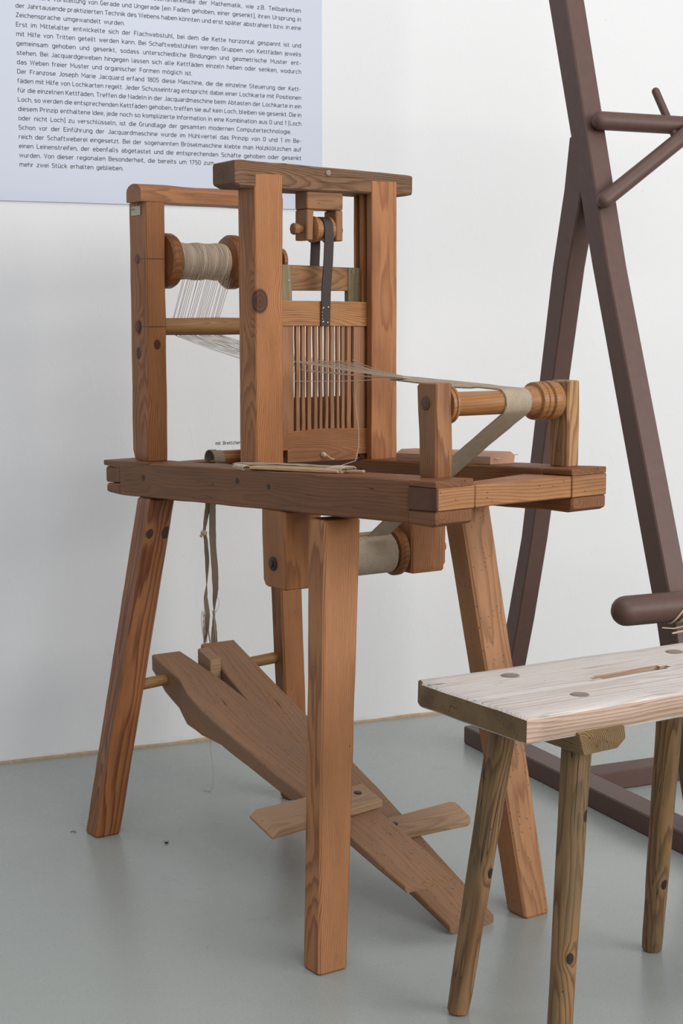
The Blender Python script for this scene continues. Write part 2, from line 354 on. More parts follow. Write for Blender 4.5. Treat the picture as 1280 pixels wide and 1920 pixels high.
    def ribbon(s, L, Rr, thick=.0012, nw=8, nrm=None, rag=0., seed=0):
        """L, Rr = lists of left and right edge points; solid strip"""
        L = [Vector(p) for p in L]; Rr = [Vector(p) for p in Rr]; N = len(L); base = len(s.v); dist = 0; rnd = random.Random(seed)
        for side in (0, 1):
            dist = 0
            for i in range(N):
                if i: dist += ((L[i]+Rr[i])/2-(L[i-1]+Rr[i-1])/2).length
                t = ((L[min(i+1, N-1)]+Rr[min(i+1, N-1)])-(L[max(i-1, 0)]+Rr[max(i-1, 0)])).normalized(); wd = (Rr[i]-L[i]); n_ = t.cross(wd.normalized()).normalized()
                jl = noise.noise(Vector((dist*120, seed, 0)))*rag; jr = noise.noise(Vector((dist*120, seed, 9)))*rag; W = wd.length
                for j in range(nw+1):
                    f = j/nw; p = L[i]+wd*f
                    if j == 0: p = p+wd.normalized()*jl
                    if j == nw: p = p+wd.normalized()*jr
                    s.v.append(p+n_*(thick/2 if side == 0 else -thick/2)); s.g.append((dist, f*W, side*.01))
        S = N*(nw+1)
        for i in range(N-1):
            for j in range(nw):
                a = base+i*(nw+1)+j; s.f.append((a, a+1, a+nw+2, a+nw+1)); b_ = a+S; s.f.append((b_, b_+nw+1, b_+nw+2, b_+1))
            for j in (0, nw):
                a = base+i*(nw+1)+j; q = (a, a+nw+1, a+nw+1+S, a+S); s.f.append(q if j == 0 else q[::-1])
        for i in (0, N-1):
            for j in range(nw):
                a = base+i*(nw+1)+j; q = (a, a+1, a+1+S, a+S); s.f.append(q[::-1] if i == 0 else q)
        return s
    def ball(s, c, r, sc_=(1, 1, 1), seg=12, rings=8):
        c = Vector(c); base = len(s.v)
        for i in range(rings+1):
            th = math.pi*i/rings; th = min(max(th, .02), math.pi-.02)
            for j in range(seg):
                an = 2*math.pi*j/seg; d = Vector((math.sin(th)*math.cos(an)*sc_[0], math.sin(th)*math.sin(an)*sc_[1], math.cos(th)*sc_[2]))*r
                s.v.append(c+d); s.g.append(tuple(d))
        for i in range(rings):
            for j in range(seg):
                a = base+i*seg+j; b_ = base+i*seg+(j+1) % seg; s.f.append((a, a+seg, b_+seg, b_))
        s.f.append(tuple(base+j for j in range(seg))); s.f.append(tuple(base+rings*seg+j for j in reversed(range(seg))))
        return s
    def build(s, name, mat, parent=None, ang=32, org=None):
        me = bpy.data.meshes.new(name)
        o_ = Vector(parent['_org']) if parent is not None and '_org' in parent else (Vector(org) if org else Vector())
        me.from_pydata([tuple(Vector(p)-o_) for p in s.v], [], s.f)
        at = me.attributes.new('g', 'FLOAT_VECTOR', 'POINT'); at.data.foreach_set('vector', [c for p in s.g for c in p])
        bm = bmesh.new(); bm.from_mesh(me)
        bmesh.ops.recalc_face_normals(bm, faces=bm.faces)
        for e in bm.edges:
            if len(e.link_faces) == 2 and e.calc_face_angle(0) > R(ang): e.smooth = False
        for f in bm.faces: f.smooth = True
        bm.to_mesh(me); bm.free(); me.materials.append(mat)
        o = bpy.data.objects.new(name, me); C.objects.link(o)
        if parent is not None:
            o.parent = parent
            o['_org'] = parent['_org'] if '_org' in parent else (0, 0, 0)
            # only thing > part > sub-part: parts sit at the thing's origin, so their children share it
        return o

def thing(name, label, cat, fr, org=(0, 0, 0), group=None):
    o = bpy.data.objects.new(name, None); C.objects.link(o); o.empty_display_size = .05
    o.matrix_world = fr @ Matrix.Translation(org); o['_org'] = tuple(org)
    o['label'] = label; o['category'] = cat
    if group: o['group'] = group
    return o
def struct(o): o['kind'] = 'structure'; return o
def lab(o, l): o['label'] = l; return o

# ================================================================== THE SETTING
m = MB(); m.v = [Vector(p) for p in ((-6, -4, 0), (9, -4, 0), (9, 9, 0), (-6, 9, 0))]
# floor and wall as slabs
fl = MB(); fl.box((-5, -3.0, -.1), (6.5, WALLB+.2, 0), ch=0, jit=0, step=50).build('floor', M['floor'], ang=20); fo = bpy.data.objects['floor']; fo.matrix_world = WALL; struct(fo)
wl = MB(); wl.box((-5, WALLB, 0), (6.5, WALLB+.2, 3.6), ch=0, jit=0, step=50); wo = wl.build('wall_back', M['wall']); wo.matrix_world = WALL; struct(wo)
bs = MB(); rnd = random.Random(5)
secs = []
for i in range(240):
    x = -1.2+i*.02; h = .0045+.003*noise.noise(Vector((x*9, 0, 0)))+.0015*noise.noise(Vector((x*50, 1, 0))); d = .006+.003*noise.noise(Vector((x*7, 5, 0)))
    secs.append([(x, WALLB-d, .0), (x, WALLB-d, h*.7), (x, WALLB-.001, h+.002), (x, WALLB+.002, 0)])
bs.quads(secs, ch=0, jit=0, n=1); bo = bs.build('baseboard_back', M['joint']); bo.matrix_world = WALL; struct(bo)

# information board with its lettering
board = thing('information_board', 'pale lavender information board with black German text on the white wall', 'sign', WALL, (.77, WALLB, 1.311))
MB().box((.77, WALLB-.0045, 1.311), (1.582, WALLB-.0005, 2.35), ch=.0006, jit=0, step=9).build('panel', M['panel'], board)
LINES = [
 ('grundlegende Wesensmerkmale der Mathematik, wie z.B. Teilbarkeiten', 2),
 ('unsere Vorstellung von Gerade und Ungerade (ein Faden gehoben, einer gesenkt), ihren Ursprung in', 3),
 ('der Jahrtausende praktizierten Technik des Webens haben könnten und erst später abstrahiert bzw. in eine', 1),
 ('Zeichensprache umgewandelt wurden.', 0),
 ('Erst im Mittelalter entwickelte sich der Flachwebstuhl, bei dem die Kette horizontal gespannt ist und', 1),
 ('mit Hilfe von Tritten geteilt werden kann. Bei Schaftwebstühlen werden Gruppen von Kettfäden jeweils', 1),
 ('gemeinsam gehoben und gesenkt, sodass unterschiedliche Bindungen und geometrische Muster ent-', 1),
 ('stehen. Bei Jacquardgeweben hingegen lassen sich alle Kettfäden einzeln heben oder senken, wodurch', 1),
 ('das Weben freier Muster und organischer Formen möglich ist.', 0),
 ('Der Franzose Joseph Marie Jacquard erfand 1805 diese Maschine, die die einzelne Steuerung der Kett-', 1),
 ('fäden mit Hilfe von Lochkarten regelt. Jeder Schusseintrag entspricht dabei einer Lochkarte mit Positionen', 1),
 ('für die einzelnen Kettfäden. Treffen die Nadeln in der Jacquardmaschine beim Abtasten der Lochkarte in ein', 1),
 ('Loch, so werden die entsprechenden Kettfäden gehoben, treffen sie auf kein Loch, bleiben sie gesenkt. Die in', 1),
 ('diesem Prinzip enthaltene Idee, jede noch so komplizierte Information in eine Kombination aus 0 und 1 (Loch', 1),
 ('oder nicht Loch) zu verschlüsseln, ist die Grundlage der gesamten modernen Computertechnologie.', 0),
 ('Schon vor der Einführung der Jacquardmaschine wurde im Mühlviertel das Prinzip von 0 und 1 im Be-', 1),
 ('reich der Schaftweberei eingesetzt. Bei der sogenannten Bröselmaschine klebte man Holzklötzchen auf', 1),
 ('einen Leinenstreifen, der ebenfalls abgetastet und die entsprechenden Schäfte gehoben oder gesenkt', 1),
 ('wurden. Von dieser regionalen Besonderheit, die bereits um 1750 zum', 4),
 ('mehr zwei Stück erhalten geblieben.', 0)]
b0, xt, ct = .055, .665, .945                 # stroke centre lines: foot, x-height, cap height
GL = {}
def gl(ch, w, *st): GL[ch] = (w, st)
O_ = lambda x0=0, x1=.42, t=xt, r=.19: ([(x0, b0), (x1, b0), (x1, t), (x0, t)], r, True)
V_ = lambda x, y0=0., y1=.72: ([(x, y0), (x, y1)], 0, False)
P_ = lambda pts, r=0.: (pts, r, False)
gl('a', .42, P_([(.05, xt), (.42, xt), (.42, 0)], .17), P_([(.42, .385), (0, .385), (0, b0), (.42, b0)], .15))
gl('b', .42, V_(0, 0, 1), O_()); gl('c', .38, P_([(.38, xt), (0, xt), (0, b0), (.38, b0)], .19)); gl('d', .42, V_(.42, 0, 1), O_())
gl('e', .42, P_([(0, .36), (.42, .36)]), P_([(.42, .31), (.42, xt), (0, xt), (0, b0), (.38, b0)], .19))
gl('f', .24, P_([(.06, 0), (.06, ct), (.26, ct)], .14), P_([(-.04, xt), (.22, xt)])); gl('g', .42, O_(), P_([(.42, .72), (.42, -.2), (.04, -.2)], .18))
gl('h', .40, V_(0, 0, 1), P_([(0, xt), (.40, xt), (.40, 0)], .17)); gl('i', .0, V_(0), V_(0, .86, .98)); gl('j', .0, P_([(0, .72), (0, -.2), (-.1, -.2)], .08), V_(0, .86, .98))
gl('k', .38, V_(0, 0, 1), P_([(.37, .72), (.02, .30)]), P_([(.14, .42), (.39, 0)])); gl('l', .12, P_([(0, 1), (0, b0), (.13, b0)], .07))
gl('m', .70, V_(0), P_([(0, xt), (.35, xt), (.35, 0)], .15), P_([(.2, xt), (.70, xt), (.70, 0)], .15)); gl('n', .40, V_(0), P_([(0, xt), (.40, xt), (.40, 0)], .17)); gl('o', .42, O_())
gl('p', .42, V_(0, -.25, .72), O_()); gl('q', .42, V_(.42, -.25, .72), O_()); gl('r', .25, V_(0), P_([(0, .5), (0, xt), (.26, xt)], .13)); gl('s', .37, P_([(.35, xt), (0, xt), (0, .36), (.37, .36), (.37, b0), (0, b0)], .14))
gl('t', .25, P_([(.06, .93), (.06, b0), (.26, b0)], .12), P_([(-.04, xt), (.24, xt)])); gl('u', .40, P_([(0, .72), (0, b0), (.40, b0)], .17), V_(.40)); gl('v', .38, P_([(0, .72), (.19, .04), (.38, .72)]))
gl('w', .62, P_([(0, .72), (.155, .04), (.31, .70), (.465, .04), (.62, .72)])); gl('x', .36, P_([(0, .72), (.36, 0)]), P_([(.36, .72), (0, 0)])); gl('y', .38, P_([(0, .72), (.19, .04)]), P_([(.38, .72), (.10, -.25)])); gl('z', .38, P_([(0, xt), (.37, xt), (.0, b0), (.38, b0)]))
for a_, b_ in (('a', 'ä'), ('o', 'ö'), ('u', 'ü')):
    w_, st_ = GL[a_]; GL[b_] = (w_, st_+(V_(.11, .86, .97), V_(.31, .86, .97)))
gl('A', .50, P_([(0, 0), (.25, .97), (.50, 0)]), P_([(.08, .27), (.42, .27)]))
gl('B', .46, P_([(0, 0, 0), (0, ct, 0), (.44, ct), (.44, .52), (0, .52, 0)], .19), P_([(0, .52, 0), (.47, .52), (.47, b0), (0, b0, 0)], .2)); gl('D', .48, P_([(0, b0), (0, ct)]), P_([(0, ct), (.48, ct), (.48, b0), (0, b0)], .22))
gl('C', .46, P_([(.46, ct), (0, ct), (0, b0), (.46, b0)], .22)); gl('E', .42, V_(0, 0, 1), P_([(0, ct), (.42, ct)]), P_([(0, .51), (.38, .51)]), P_([(0, b0), (.42, b0)])); gl('F', .42, V_(0, 0, 1), P_([(0, ct), (.42, ct)]), P_([(0, .49), (.38, .49)]))
gl('G', .47, P_([(.46, ct), (0, ct), (0, b0), (.47, b0), (.47, .5, 0), (.26, .5, 0)], .22)); gl('H', .48, V_(0, 0, 1), V_(.48, 0, 1), P_([(0, .51), (.48, .51)])); gl('I', .0, V_(0, 0, 1))
gl('J', .34, P_([(.34, 1), (.34, b0), (0, b0)], .18)); gl('K', .48, V_(0, 0, 1), P_([(.46, 1), (.02, .38)]), P_([(.17, .57), (.50, 0)])); gl('L', .40, V_(0, 0, 1), P_([(0, b0), (.41, b0)]))
gl('M', .62, P_([(0, 0), (0, .97), (.31, .35), (.62, .97), (.62, 0)])); gl('N', .50, P_([(0, 0), (0, .97), (.50, .03), (.50, 1)])); gl('P', .46, V_(0, 0, 1), P_([(0, ct), (.46, ct), (.46, .43), (0, .43)], .2))
gl('S', .46, P_([(.44, ct), (0, ct), (0, .52), (.46, .52), (.46, b0), (0, b0)], .19)); gl('T', .46, P_([(-.02, ct), (.48, ct)]), V_(.23, 0, 1)); gl('U', .48, P_([(0, 1), (0, b0), (.48, b0), (.48, 1)], .2))
gl('V', .48, P_([(0, 1), (.24, .04), (.48, 1)])); gl('W', .76, P_([(0, 1), (.19, .04), (.38, .96), (.57, .04), (.76, 1)])); gl('Z', .46, P_([(.01, ct), (.45, ct), (0, b0), (.46, b0)]))
gl('0', .42, O_(0, .42, ct, .2)); gl('1', .22, P_([(0, .78), (.2, .97), (.2, 0)])); gl('5', .42, P_([(.40, ct, 0), (.03, ct, 0), (.03, .56, 0), (.42, .56), (.42, b0), (0, b0)], .18)); gl('7', .42, P_([(0, ct), (.42, ct), (.14, 0)]))
gl('8', .42, O_(0, .42, .53, .18), ([(.03, .53), (.39, .53), (.39, ct), (.03, ct)], .17, True)); gl('.', .0, V_(0, 0, .12)); gl(',', .04, P_([(.04, .12), (-.01, -.13)])); gl('-', .26, P_([(0, .38), (.26, .38)]))
gl('(', .13, P_([(.14, 1.04), (0, 1.04), (0, -.16), (.14, -.16)], .1)); gl(')', .13, P_([(-.01, 1.04), (.13, 1.04), (.13, -.16), (-.01, -.16)], .1))
def fillet(pts, r, closed):
    out = []; N = len(pts)
    for i, q in enumerate(pts):
        p = Vector(q[:2]); rr_ = q[2] if len(q) > 2 else r
        if (not closed and i in (0, N-1)) or rr_ <= 0: out.append(p); continue
        a = Vector(pts[i-1][:2])-p; c_ = Vector(pts[(i+1) % N][:2])-p
        d = min(rr_, a.length*.5 if (closed or 0 < i-1) else a.length, c_.length*.5 if (closed or i+1 < N-1) else c_.length); A_ = p+a.normalized()*d; B_ = p+c_.normalized()*d
        for k in range(5):
            t = k/4; out.append(A_*(1-t)**2*1.0+p*2*t*(1-t)*1.0+B_*t*t)
    return out
def stroke(vs, fs, pts, closed, hw):
    pts = [p for i, p in enumerate(pts) if i == 0 or (p-pts[i-1]).length > 1e-5]
    if closed and (pts[0]-pts[-1]).length < 1e-5: pts.pop()
    N = len(pts); base = len(vs)
    for i, p in enumerate(pts):
        d0 = (p-pts[i-1]) if (closed or i > 0) else (pts[1]-p); d1 = (pts[(i+1) % N]-p) if (closed or i < N-1) else d0
        d0 = d0.normalized(); d1 = d1.normalized(); n0 = Vector((-d0.y, d0.x)); n1 = Vector((-d1.y, d1.x)); m_ = n0+n1
        m_ = m_.normalized() if m_.length > 1e-4 else n0
        k = hw/max(.45, m_.dot(n0)); vs.append(p+m_*k); vs.append(p-m_*k)
    for i in range(N if closed else N-1):
        a = base+2*i; b_ = base+2*((i+1) % N); fs.append((a, a+1, b_+1, b_))
TRACK = .205
def width(body, sc_):
    return sum((GL[c][0]+TRACK) for c in body if c != ' ')*sc_, body.count(' ')
def text(body, cap_h, mat, parent, x, y, z, full=None, space=.25, name='text_line', hw=.066, sq=1.0):
    """one printed line: flat lettering lying on the surface"""
    w_, ns = width(body, cap_h*sq)
    sp = space*cap_h*sq if full is None else (full-w_+TRACK*cap_h*sq)/max(1, ns)
    vs, fs = [], []; cx = .05*cap_h
    for ch_ in body:
        if ch_ == ' ': cx += sp; continue
        g_, st_ = GL[ch_]; v2, f2 = [], []
        for pts, r, closed in st_: stroke(v2, f2, [Vector((p.x*sq, p.y)) for p in fillet(pts, r, closed)], closed, hw)
        bs_ = len(vs); vs += [(cx+v.x*cap_h, 0, v.y*cap_h) for v in v2]; fs += [tuple(q+bs_ for q in f) for f in f2]; cx += (g_+TRACK)*cap_h*sq
    me = bpy.data.meshes.new(name); me.from_pydata(vs, [], fs); me.materials.append(mat)
    o = bpy.data.objects.new(name, me); C.objects.link(o); o.parent = parent; og = parent['_org']; o.location = (x-og[0], y-og[1], z-og[2]); return o
X0, X1 = .832, 1.525
for i, (t, full) in enumerate(LINES):
    xs = {2: 1.045, 3: .868}.get(full, X0); xe = 1.2985 if full == 4 else X1
    text(t, .0100, M['ink'], board, xs, WALLB-.0047, 1.697-(i-4)*.0206, full=(xe-xs) if full else None, sq=1.285, space=.48)
# small caption lettering straight on the wall
cap = thing('wall_lettering', 'small grey caption lettering on the wall behind the loom table', 'lettering', WALL, (1.298, WALLB, .738))
text('mit Brettchen', .0086, M['greyink'], cap, 1.298, WALLB-.0006, .7375, name='lettering_line', sq=1.1, space=.5)

# ================================================================== THE LOOM
loom = thing('ribbon_loom', 'old wooden ribbon loom with four splayed legs, heddle frame and two treadles', 'loom', LOOM, (-.5, .17, 0))
def vquad(u, v, du, dv, z): return [(u, v, z), (u, v+dv, z), (u-du, v+dv, z), (u-du, v, z)]
def shear(pts): return pts
# legs: (foot corner u,v), (top corner u,v), widths
def leg(f, t, zt, wf, wt, mat, seed, off=(0, 0, 0), foot=.0):
    secs = [vquad(f[0], f[1], wf[0], wf[1], foot), vquad(t[0], t[1], wt[0], wt[1], zt)]
    o = MB().quads(secs, ch=.004, jit=.0008, seed=seed, off=off).build('leg', mat, loom); return o
leg((-.121, -.137), (-.308, .0), .706, (.047, .056), (.052, .075), M['leg_front'], 1)
leg((-.936, -.141), (-.946, .0), .682, (.052, .055), (.062, .056), M['leg_left'], 2)
leg((-.119, .296), (-.298, .2815), .722, (.052, .056), (.055, .068), M['leg_right'], 3)
leg((-.930, .318), (-.935, .292), .690, (.040, .052), (.045, .056), M['leg_back'], 4)
# long beams with forked ends
def T(u, v, d=0): return tabz(u, v)-d
def beam(v0, v1, ul, seed):
    b = MB()
    def q(u, d0, d1): return [(u, v0, T(u, v0, d0)), (u, v1, T(u, v1, d0)), (u, v1, T(u, v1, d1)), (u, v0, T(u, v0, d1))]
    b.quads([q(ul+.075, 0, .070), q(-.5, -.0005, .0695), q(-.072, 0, .0690)], ch=.0025, jit=.0011, seed=seed)
    b.quads([q(-.073, 0, .0100), q(0, -.0005, .0105)], ch=.0016, jit=.0008, seed=seed, off=(1.0, 0, 0))          # right fork
    b.quads([q(-.073, .0465, .0690), q(-.012, .0462, .071), q(0, .0462, .066)], ch=.003, jit=.0008, seed=seed, off=(1.0, 0, .0465))
    b.quads([q(ul, -.002, .009), q(ul+.076, -.001, .014)], ch=.0015, jit=.0006, seed=seed)                    # left fork
    b.quads([q(ul+.012, .047, .066), q(ul+.076, .046, .070)], ch=.004, jit=.0006, seed=seed)
    return b
beam(0, .073, -1.164, 11).build('long_beam', M['beam'], loom)
beam(.277, .353, -1.164, 12).build('long_beam', M['beam'], loom)
# raised splinter on the left end of the near beam
MB().quads([[(-1.150, .002, T(-1.15, 0)-.008), (-1.150, .06, T(-1.15, 0)-.008), (-1.150, .06, T(-1.15, 0)+.001), (-1.150, .002, T(-1.15, 0)+.001)],
            [(-1.03, -.0015, T(-1.03, 0)-.011), (-1.03, .06, T(-1.03, 0)-.011), (-1.03, .06, T(-1.03, 0)+.0022), (-1.03, -.0015, T(-1.03, 0)+.0025)],
            [(-.955, -.0008, T(-.955, 0)-.002), (-.955, .05, T(-.955, 0)-.002), (-.955, .05, T(-.955, 0)+.0006), (-.955, -.0008, T(-.955, 0)+.0012)]],
           ch=.0012, jit=.0008, seed=14).build('splinter', M['beam'], loom)
# cross beams
def cb(u0a, u1a, u0b, u1b, va, vb, d0, d1):
    return [[(u1, v, T(u1, v, d0)), (u0, v, T(u0, v, d0)), (u0, v, T(u0, v, d1)), (u1, v, T(u1, v, d1))] for (u0, u1, v) in ((u0a, u1a, va), (u0b, u1b, vb))]
e = MB()
s1 = cb(-.072, 0.0008, -.072, .0008, .0008, .074, .0108, .0460); s2 = cb(-.055, 0.0008, -.118, .0008, .075, .276, .0108, .0460); s3 = cb(-.072, .0008, -.072, .0008, .277, .3525, .0108, .0460)
e.quads([s1[0], s1[1]], ch=.0012, jit=.0004, seed=21); e.quads(s2, ch=.0022, jit=.0010, seed=21, off=(.074, 0, 0)); e.quads([s3[0], s3[1]], ch=.0012, jit=.0003, seed=21, off=(.276, 0, 0))
lab(e.build('end_beam', M['end_beam'], loom), 'paler cross beam with worm holes at the front end')
lab(MB().quads(cb(-.0715, .0012, -.0715, .0012, -.0009, .004, .0112, .0456), ch=.001, jit=.0002, seed=23, off=(0, .2, .1)).build('tenon_end', M['dark_tenon'], loom), 'dark reddish end grain of the through tenon')
MB().quads(cb(-1.160, -1.092, -1.160, -1.092, .003, .349, .012, .045), ch=.003, jit=.0006, seed=22).build('end_beam', M['beam'], loom)

# heddle uprights
UU = -.58
def upq(v0, v1, z, groove=None):
    if not groove: return [(UU, v0, z), (UU, v1, z), (UU-.061, v1, z), (UU-.061, v0, z)]
    gd = .011
    return [(UU, v0, z), (UU, v1, z), (UU-.061, v1, z), (UU-.061, v0, z), (UU-.056, v0, z), (UU-.056, v0+gd, z), (UU-.042, v0+gd, z), (UU-.042, v0, z), (UU-.031, v0, z), (UU-.031, v0+gd, z), (UU-.017, v0+gd, z), (UU-.017, v0, z)]
MB().quads([upq(.030, .088, .772), upq(.030, .089, 1.305)], ch=.0018, jit=.0008, seed=31).build('upright', M['upright'], loom)
MB().quads([upq(.288, .348, .775, 1), upq(.287, .345, 1.304, 1)], ch=.0010, jit=.0006, seed=32).build('upright', M['upright_plain'], loom)
xb = MB().quads([[(-.5815, v, zt), (-.660, v, zt-.001), (-.660, v, zb), (-.5815, v, zb)] for v, zt, zb in ((-.013, 1.326, 1.286), (.004, 1.328, 1.2795), (.19, 1.3235, 1.2795), (.372, 1.319, 1.279), (.385, 1.3165, 1.2825))], ch=.003, jit=.0016, seed=33).build('crossbar', M['oak'], loom)
lab(xb, 'rough grey-brown crossbar joining the tops of the uprights')
dw = MB().lathe((-.578, .188, 1.3135), (-.584, .188, 1.3135), [(0, .003), (.0008, .0055), (.006, .0055)], 14); dw.build('dowel', M['tenon'], xb)
# pulley block
pb = MB(); pk = dict(ch=.0018, jit=.0005)
pb.box((-.590, .148, 1.247), (-.632, .228, 1.281), seed=41, **pk)
pb.quads([[(-.590, .148, z), (-.590, v1, z), (-.632, v1, z), (-.632, .148, z)] for z, v1 in ((1.190, .161), (1.2465, .163))], seed=42, **pk)
pb.quads([[(-.590, .213, z), (-.590, .228, z), (-.632, .228, z), (-.632, .213, z)] for z in (1.190, 1.2465)], seed=43, **pk)
blk = pb.build('pulley_block', M['oak_dark'], loom)
PZ, PU = 1.211, -.609
MB().lathe((PU, .1655, PZ), (PU, .211, PZ), [(0, .012), (.002, .0215), (.0045, .0245), (.009, .0245), (.011, .0225), (.017, .0225), (.018, .0205), (.036, .0205), (.0375, .0245), (.043, .0245), (.0455, .022)], 32).build('pulley', M['turned'], blk)
MB().lathe((PU, .127, PZ), (PU, .236, PZ), [(0, .0085), (.0015, .0108), (.012, .0108), (.016, .0080), (.109, .0075)], 8).build('axle_pin', M['oak_dark'], blk)
# leather strap over the pulley
path = [(-.5955, 1.032), (-.5945, 1.06), (-.5925, 1.10), (-.590, 1.15), (-.5875, 1.185)]
Rp = .0225
for k in range(0, 13):
    a = -.05+k*(math.pi+.1)/12; path.append((PU+Rp*math.cos(a), PZ+Rp*math.sin(a)))
path += [(-.632, 1.18), (-.6345, 1.15), (-.6355, 1.115)]
L = []; Q = []
for i, (u, z) in enumerate(path):
    f = i/len(path); vo = -.003 if i < 3 else (0 if i < 17 else -.001)
    L.append((u, .1845+vo, z)); Q.append((u, .2045+vo, z))
st = MB().ribbon(L, Q, .0028, 3).build('strap', M['leather'], loom); lab(st, 'black leather strap running over the pulley')
for (v, z) in ((.1855, 1.0655), (.1965, 1.067), (.186, 1.040), (.1965, 1.0385)):
    MB().ball((-.5925+(1.067-z)*-.07, v, z), .0017, (.6, 1, 1), 8, 6).build('rivet', M['steel'], st)
for k in range(6):
    MB().ball((-.5932, .1833, 1.070-k*.0062), .0007, (.6, 1, 1.9), 6, 4).build('stitch', M['twine'], st)

# front heddle frame
HU0, HU1 = -.5975, -.6105
hk = dict(ch=.0012, jit=.0004)
hf = MB().quads([[(HU0, v, 1.0795-(v-.08)*.012), (HU1, v, 1.0795-(v-.08)*.012), (HU1, v, 1.032), (HU0, v, 1.032-(v-.08)*.006)] for v in (.080, .297)], seed=51, **hk).build('heddle_frame', M['rail'], loom)
lab(hf, 'slotted heddle frame hanging between the uprights')
lr = MB().quads([[(HU0, v, zt), (HU1, v, zt), (HU1, v, zb), (HU0, v, zb)] for v, zt, zb in ((.082, .834, .800), (.108, .834, .800), (.1081, .835, .777), (.19, .8385, .776), (.268, .836, .775), (.2681, .836, .786), (.297, .834, .786))], seed=52, **hk).build('lower_rail', M['rail_low'], hf)
slits = [.1267, .1397, .1524, .1664, .1798, .1918, .2042, .2183, .2297, .2419, .2572]
swid = [.0052, .0044, .0050, .0062, .0052, .0060, .0050, .0056, .0048, .0052, .0056]
edges = [.100]
SU0, SU1 = -.6005, -.6075
rn = random.Random(3)
bars = []
prev = .082
for i, (c_, w_) in enumerate(zip(slits, swid)):
    bars.append((prev, c_-w_/2)); prev = c_+w_/2
bars.append((prev, .2855))
for i, (a, b_) in enumerate(bars):
    secs = []
    nn = 9
    for k in range(nn+1):
        z = .8335+(1.0325-.8335)*k/nn; sh = .0009*noise.noise(Vector((i*3.1, k*.55, 0))); pinch = .0008*math.sin(math.pi*k/nn)*(0 if i in (0, 11) else 1)
        if k in (0, nn) : pinch = -.0010 if k == 0 and 0 < i < 11 else 0
        pl = 0 if i == 0 else 1; pr = 0 if i == 11 else 1
        secs.append([(SU0, a+sh*pl+pinch*.3*pl, z), (SU0, b_+sh*pr-pinch*.3*pr, z), (SU1, b_+sh*pr-pinch*.3*pr, z), (SU1, a+sh*pl+pinch*.3*pl, z)])
    MB().quads(secs, ch=.0006, jit=0, n=1, seed=60+i, off=(0, i*.01, 0)).build('stile' if i in (0, 11) else 'heddle_bar', M['heddle'], hf)
kn = MB(); kp = [(-.5955, .187+.004*math.cos(a), .789+.004*math.sin(a)) for a in [k*.5 for k in range(13)]]
kn.tube(kp, .0016); kn.tube([(-.593, .190, .790), (-.588, .194, .785), (-.586, .200, .781), (-.588, .206, .780)], .0014); kn.ball((-.593, .187, .789), .0042, (1, 1, 1.1))
kn.build('string_knot', M['twine'], hf)
# rear frame
RU0, RU1 = -.6235, -.6355
rf = MB().quads([[(RU0, v, 1.1455-(v-.13)*.02), (RU1, v, 1.1455-(v-.13)*.02), (RU1, v, 1.098), (RU0, v, 1.098)] for v in (.090, .294)], seed=71, **hk).build('rear_heddle_frame', M['oak_dark'], loom)
lab(rf, 'second heddle frame behind the slotted one')
MB().box((RU0+.002, .086, .79), (RU1, .1345, 1.145), seed=72, ch=.001, jit=.0004).build('stile', M['green'], rf)
MB().box((RU0+.002, .262, .79), (RU1, .2955, 1.142), seed=73, ch=.001, jit=.0004).build('stile', M['green'], rf)
MB().box((RU0, .088, .785), (RU1, .294, .897), seed=74, ch=.001, jit=.0004).build('lower_rail', M['oak_dark'], rf)
for (v, z) in ((.127, 1.1165), (.274, 1.134), (.282, 1.115)):
    MB().ball((RU0+.0025, v, z), .0016, (.6, 1, 1), 8, 6).build('nail', M['steel'], rf)

# warp posts at the back of the table
def post(v0, v1, seed):
    return MB().quads([[(-.990, v0, z), (-.990, v1, z), (-.990-d, v1, z), (-.990-d, v0, z)] for z, d in ((.753, .066), (.775, .075), (1.281, .075))], ch=.0028, jit=.0009, seed=seed)
p1 = post(.020, .0635, 81).build('post', M['post_left'], loom)
p2 = post(.282, .340, 82).build('post', M['upright_plain'], loom)
lb = MB().box((-1.052, .0192, 1.2535), (-1.012, .0186, 1.2715), ch=0, jit=0, step=9).build('paper_label', M['paper'], p1); lab(lb, 'small yellowed paper label near the top')
def mark(name, u, v, z, r, mat, par, ax=(0, -1, 0), d=.002):
    a = Vector((u, v, z)); return MB().lathe(a+Vector(ax)*-.002, a+Vector(ax)*d, [(0, r), (.002+d*.7, r), (.002+d, r*.8)], 16).build(name, mat, par)
mark('axle_end', -1.030, .0205, 1.166, .010, M['dark_end'], p1); mark('axle_end', -1.034, .0205, 1.029, .0115, M['dark_end'], p1)
for z_ in (1.1655, 1.029):
    sl_ = MB().box((-.9896, .0215, z_-.0005), (-.9900, .062, z_+.0005), ch=0, jit=0, step=9); sl_.box((-1.050, .0198, z_-.0004), (-.992, .0204, z_+.0004), ch=0, jit=0, step=9); lab(sl_.build('scribed_line', M['dark'], p1), 'thin dark line scribed across the post')
text('mms.', .0050, M['greyink'], p1, -1.0495, .0182, 1.2635, name='label_writing', hw=.05, sq=1.2)
# top rail, rounded upper side
def dsec(v, z0, h, u0, u1):
    pts = [(u0, v, z0), (u0, v, z0+h*.55)]
    for k in range(1, 8):
        a = math.pi*k/8; pts.append(((u0+u1)/2+(u0-u1)/2*math.cos(a), v, z0+h*.55+h*.45*math.sin(a)))
    pts += [(u1, v, z0+h*.55), (u1, v, z0)]; return pts
tr = MB().quads([dsec(v, 1.2795-(v*.006), .036+.001*math.sin(v*30), -.990, -1.055) for v in (.010, .08, .15, .22, .29, .345)], ch=0, jit=.0009, n=2, seed=83); tr.build('top_rail', M['top_rail'], loom)
